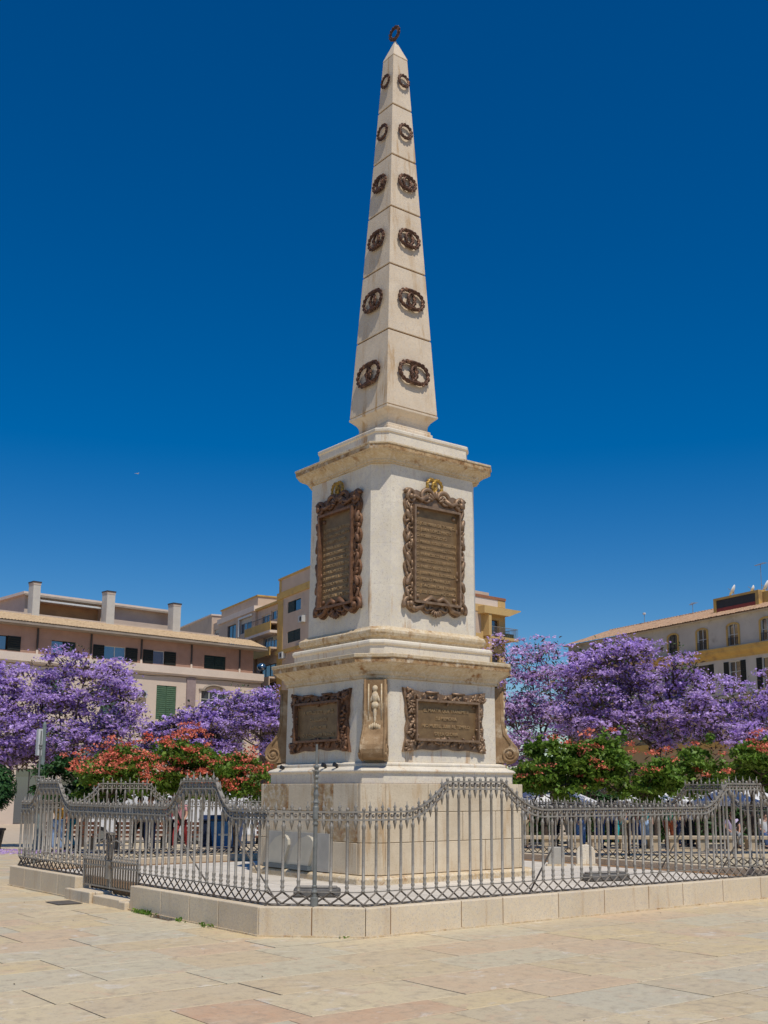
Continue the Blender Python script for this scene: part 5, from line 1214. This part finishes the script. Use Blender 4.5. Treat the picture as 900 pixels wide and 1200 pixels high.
for kd_ in ('stand','walk','sit'):
    J = pose(kd_); V, Ed, rad = body_tubes(J); d = {'body': grown('body', V, Ed, rad, SK[0])}
    g_ = .014
    Vs = [J['pel'],J['sp'],J['ch'],(0,0,1.405),J['shl'],tuple((Vector(J['shl'])*.35+Vector(J['ell'])*.65)),J['shr'],tuple((Vector(J['shr'])*.35+Vector(J['elr'])*.65))]
    d['shirt'] = grown('shirt', Vs, [(0,1),(1,2),(2,3),(2,4),(4,5),(2,6),(6,7)], [(.15,.118),(.135,.108),(.16,.112),(.07,.07),(.078,.078),(.062,.062),(.078,.078),(.062,.062)], SK[0], root=1)
    Vt = [tuple(Vector(J['pel'])+Vector((0,0,.02)))]+[J[a+n] for n in 'lr' for a in ('hp','kn','an')]; 
    d['trousers'] = grown('trousers', Vt, [(0,1),(1,2),(2,3),(0,4),(4,5),(5,6)], [(.148,.115)]+[(.112,.112),(.08,.08),(.062,.062)]*2, SK[0])
    sh = MB(); 
    for n in 'lr': sh.tube([tuple(Vector(J['an'+n])+Vector((0,-.05,-.03))), tuple(Vector(J['an'+n])+Vector((0,.02,-.03))), J['to'+n]], [.045,.05,.042], 8)
    d['shoes'] = sh.mesh('shoes', M['black'], True)
    h = Vector(J['hd']); hr = MB(); hr.ell(h+Vector((0,-.025,.055)), .098,.108,.10, 10, 7); d['hair'] = hr.mesh('hair', HAIR[0], True)
    fc = MB(); 
    for s in (-1,1): fc.ell(h+Vector((s*.035,.088,.02)), .010,.008,.008, 6, 4)
    fc.ell(h+Vector((0,.090,-.045)), .022,.006,.005, 6, 4); d['face'] = fc.mesh('eyes_and_mouth', HAIR[0], True)
    er = MB()
    for s in (-1,1): er.ell(h+Vector((s*.09,.0,.0)), .012,.02,.03, 6, 4)
    d['ears'] = er.mesh('ears', SK[0], True); POSES[kd_] = d
def cmesh(me, mt_):
    key = me.name+'|'+mt_.name
    if key not in CM: c = me.copy(); c.materials.clear(); c.materials.append(mt_); CM[key] = c
    return CM[key]
CM = {}
def person(x, y, rz, kind, top, bot, label, hair=0, skin=0, hat=None, dz=0., s=1.0):
    T = thing('person', label, 'person', (x,y,gz(x,y)+dz), rz, 'people in the plaza beyond the railing'); T.scale = (s,s,s)
    d = POSES[kind]; b = link('body', cmesh(d['body'], SK[skin]), T); link('hair', cmesh(d['hair'], HAIR[hair]), b); link('face', d['face'], b); link('ears', cmesh(d['ears'], SK[skin]), b)
    link('shirt', cmesh(d['shirt'], top), T); link('trousers', cmesh(d['trousers'], bot), T); link('shoes', d['shoes'], T)
    if hat:
        h = MB(); hz = 1.58; h.ell((0,.0,hz), .112,.12,.085, 10, 7); h.prism([(-.08,.09),(.08,.09),(.06,.19),(-.06,.19)], hz-.01, hz+.005); h.obj('cap', hat, T, True)
W_ = clr('cloth_white',(.62,.62,.62)); TE = clr('cloth_teal',(.02,.30,.33)); YE = clr('cloth_ochre',(.55,.28,.04)); NB = clr('cloth_navy',(.02,.03,.08)); BL = clr('cloth_blue',(.10,.20,.45))
RD = clr('cloth_red',(.42,.05,.05)); PK = clr('cloth_pink',(.55,.25,.28)); OR_ = clr('cloth_rust',(.38,.10,.04)); GY = clr('cloth_grey',(.25,.27,.28)); BK = clr('cloth_black',(.015,.015,.018)); GR = clr('cloth_green',(.03,.35,.20)); OL = clr('cloth_olive',(.30,.28,.08)); LV = clr('cloth_lilac',(.45,.38,.52)); LB_ = clr('cloth_pale_blue',(.30,.42,.60)); KH = clr('cloth_khaki',(.30,.24,.15)); JE = clr('cloth_jeans',(.05,.09,.20))
person(1.28,18.37,2.6,'stand',YE,LB_,'person in an ochre top and pale trousers behind the far left railing',1,1)
person(2.33,20.1,.4,'walk',TE,TE,'person in teal top and teal trousers behind the left railing',0)
person(3.22,16.85,1.9,'walk',W_,BK,'person in white shirt and black trousers seen beyond the gate',0)
person(3.03,15.72,2.3,'stand',W_,NB,'person in white top and navy trousers right of the one in black trousers',1)
person(4.79,18.15,3.0,'stand',RD,BK,'person in a red top standing beyond the gate side railing',0,1)
person(4.96,17.6,2.2,'walk',PK,RD,'person in pink top and red trousers beside the one in the red top',1)
person(15.15,12.53,2.6,'stand',W_,KH,'person in white shirt and white cap right beside the obelisk base',0,0,W_)
person(17.45,13.26,3.4,'stand',OR_,BK,'person in rust coloured top and black trousers behind the right railing',0,1)
person(19.3,14.35,2.7,'walk',BK,BK,'person all in black behind the right railing',0)
person(19.62,14.09,2.3,'stand',GY,LB_,'person in grey top and pale trousers beside the one all in black',2)
person(18.68,12.29,2.9,'stand',BL,JE,'person in blue shirt and jeans standing under the green shrub tree',0)
person(19.8,12.68,2.5,'stand',LB_,NB,'person in pale blue shirt and navy trousers beside the one in jeans',1)
person(21.57,13.83,2.0,'walk',W_,TE,'person in white shirt and teal trousers between the parasols',1)
person(21.78,13.67,2.8,'stand',BL,KH,'person in blue shirt and khaki trousers between the parasols',0)
person(18.38,9.98,2.4,'walk',TE,LB_,'person in a bright teal top and pale blue trousers in front of the benches',0)
person(20.62,10.76,2.6,'stand',GR,OR_,'person in a green top and rust trousers in front of the parasols',0)
person(21.62,11.25,2.1,'stand',OL,NB,'person in an olive yellow top beside the one in green',1)
person(24.35,12.91,2.4,'stand',GY,BK,'person in grey top and black trousers further back between parasols',0)
person(22.1,9.15,2.45,'sit',LV,GY,'person in a lilac top sitting on the bench left of the railing hump',1,dz=-.40)
person(22.9,8.35,2.45,'sit',W_,JE,'person in white top and jeans sitting behind the railing hump',0,dz=-.40)
person(23.3,8.0,2.45,'sit',PK,BK,'person in a pink top sitting behind the railing hump',1,dz=-.40)
person(24.2,9.1,2.45,'sit',LB_,NB,'person in pale blue top sitting further back at the right',0,dz=-.40)
person(24.0,7.2,2.45,'sit',W_,GY,'person in white top and grey trousers sitting at the right edge',2,dz=-.40)
person(24.9,7.6,2.45,'sit',RD,NB,'person in a red top sitting at the right edge of the photo',0,1,dz=-.40)
CH = mat('dark_rattan', (.06,.045,.035), None, 6, .7)
def chair(x, y, label):
    T = thing('cafe_chair', label, 'chair', (x,y,gz(x,y)), 2.45, 'dark cafe chairs')
    MB().box(-.23,.23,-.12,.34,.42,.46).obj('seat', CH, T); MB().box(-.23,.23,-.17,-.125,.46,.88).obj('backrest', CH, T)
    for sx in (-.2,.2):
        for sy in (-.1,.3): MB().box(sx-.02,sx+.02,sy-.02,sy+.02,0,.418).obj('leg', CH, T)
for (x, y), l in (((22.1,9.15),'under the person in lilac'),((22.9,8.35),'under the person in jeans and white'),((23.3,8.0),'under the person in pink'),((24.2,9.1),'under the person in pale blue'),((24.0,7.2),'under the person in grey trousers'),((24.9,7.6),'under the seated person in red')): chair(x, y, 'dark cafe chair '+l)
person(17.0,12.2,2.7,'walk',NB,KH,'person in navy top and khaki trousers walking behind the leftmost stone bench',0)
person(20.2,11.9,2.3,'stand',RD,JE,'person in red top and jeans standing between the blue and green tops',1)
person(22.9,11.6,2.6,'stand',W_,BK,'person in white shirt and black trousers right of the olive yellow top',0,1)
# a small bird high in the sky, left of the obelisk
T = thing('bird', 'tiny pale bird gliding in the blue sky left of the obelisk', 'bird', (6.335,25.32,14.06), .5); T.scale = (.3,.3,.3)
b = MB(); b.ell((0,0,0), .16,.05,.05, 8, 6); b.ell((.16,0,.03), .05,.035,.035, 6, 5); b.obj('body', WFR, T, True)
for s in (-1,1): MB().prism([(-.06,0),(.07,0),(.03,s*.22),(-.10,s*.42),(-.08,s*.2)][::s], .03, .045).obj('wing', WFR, T)
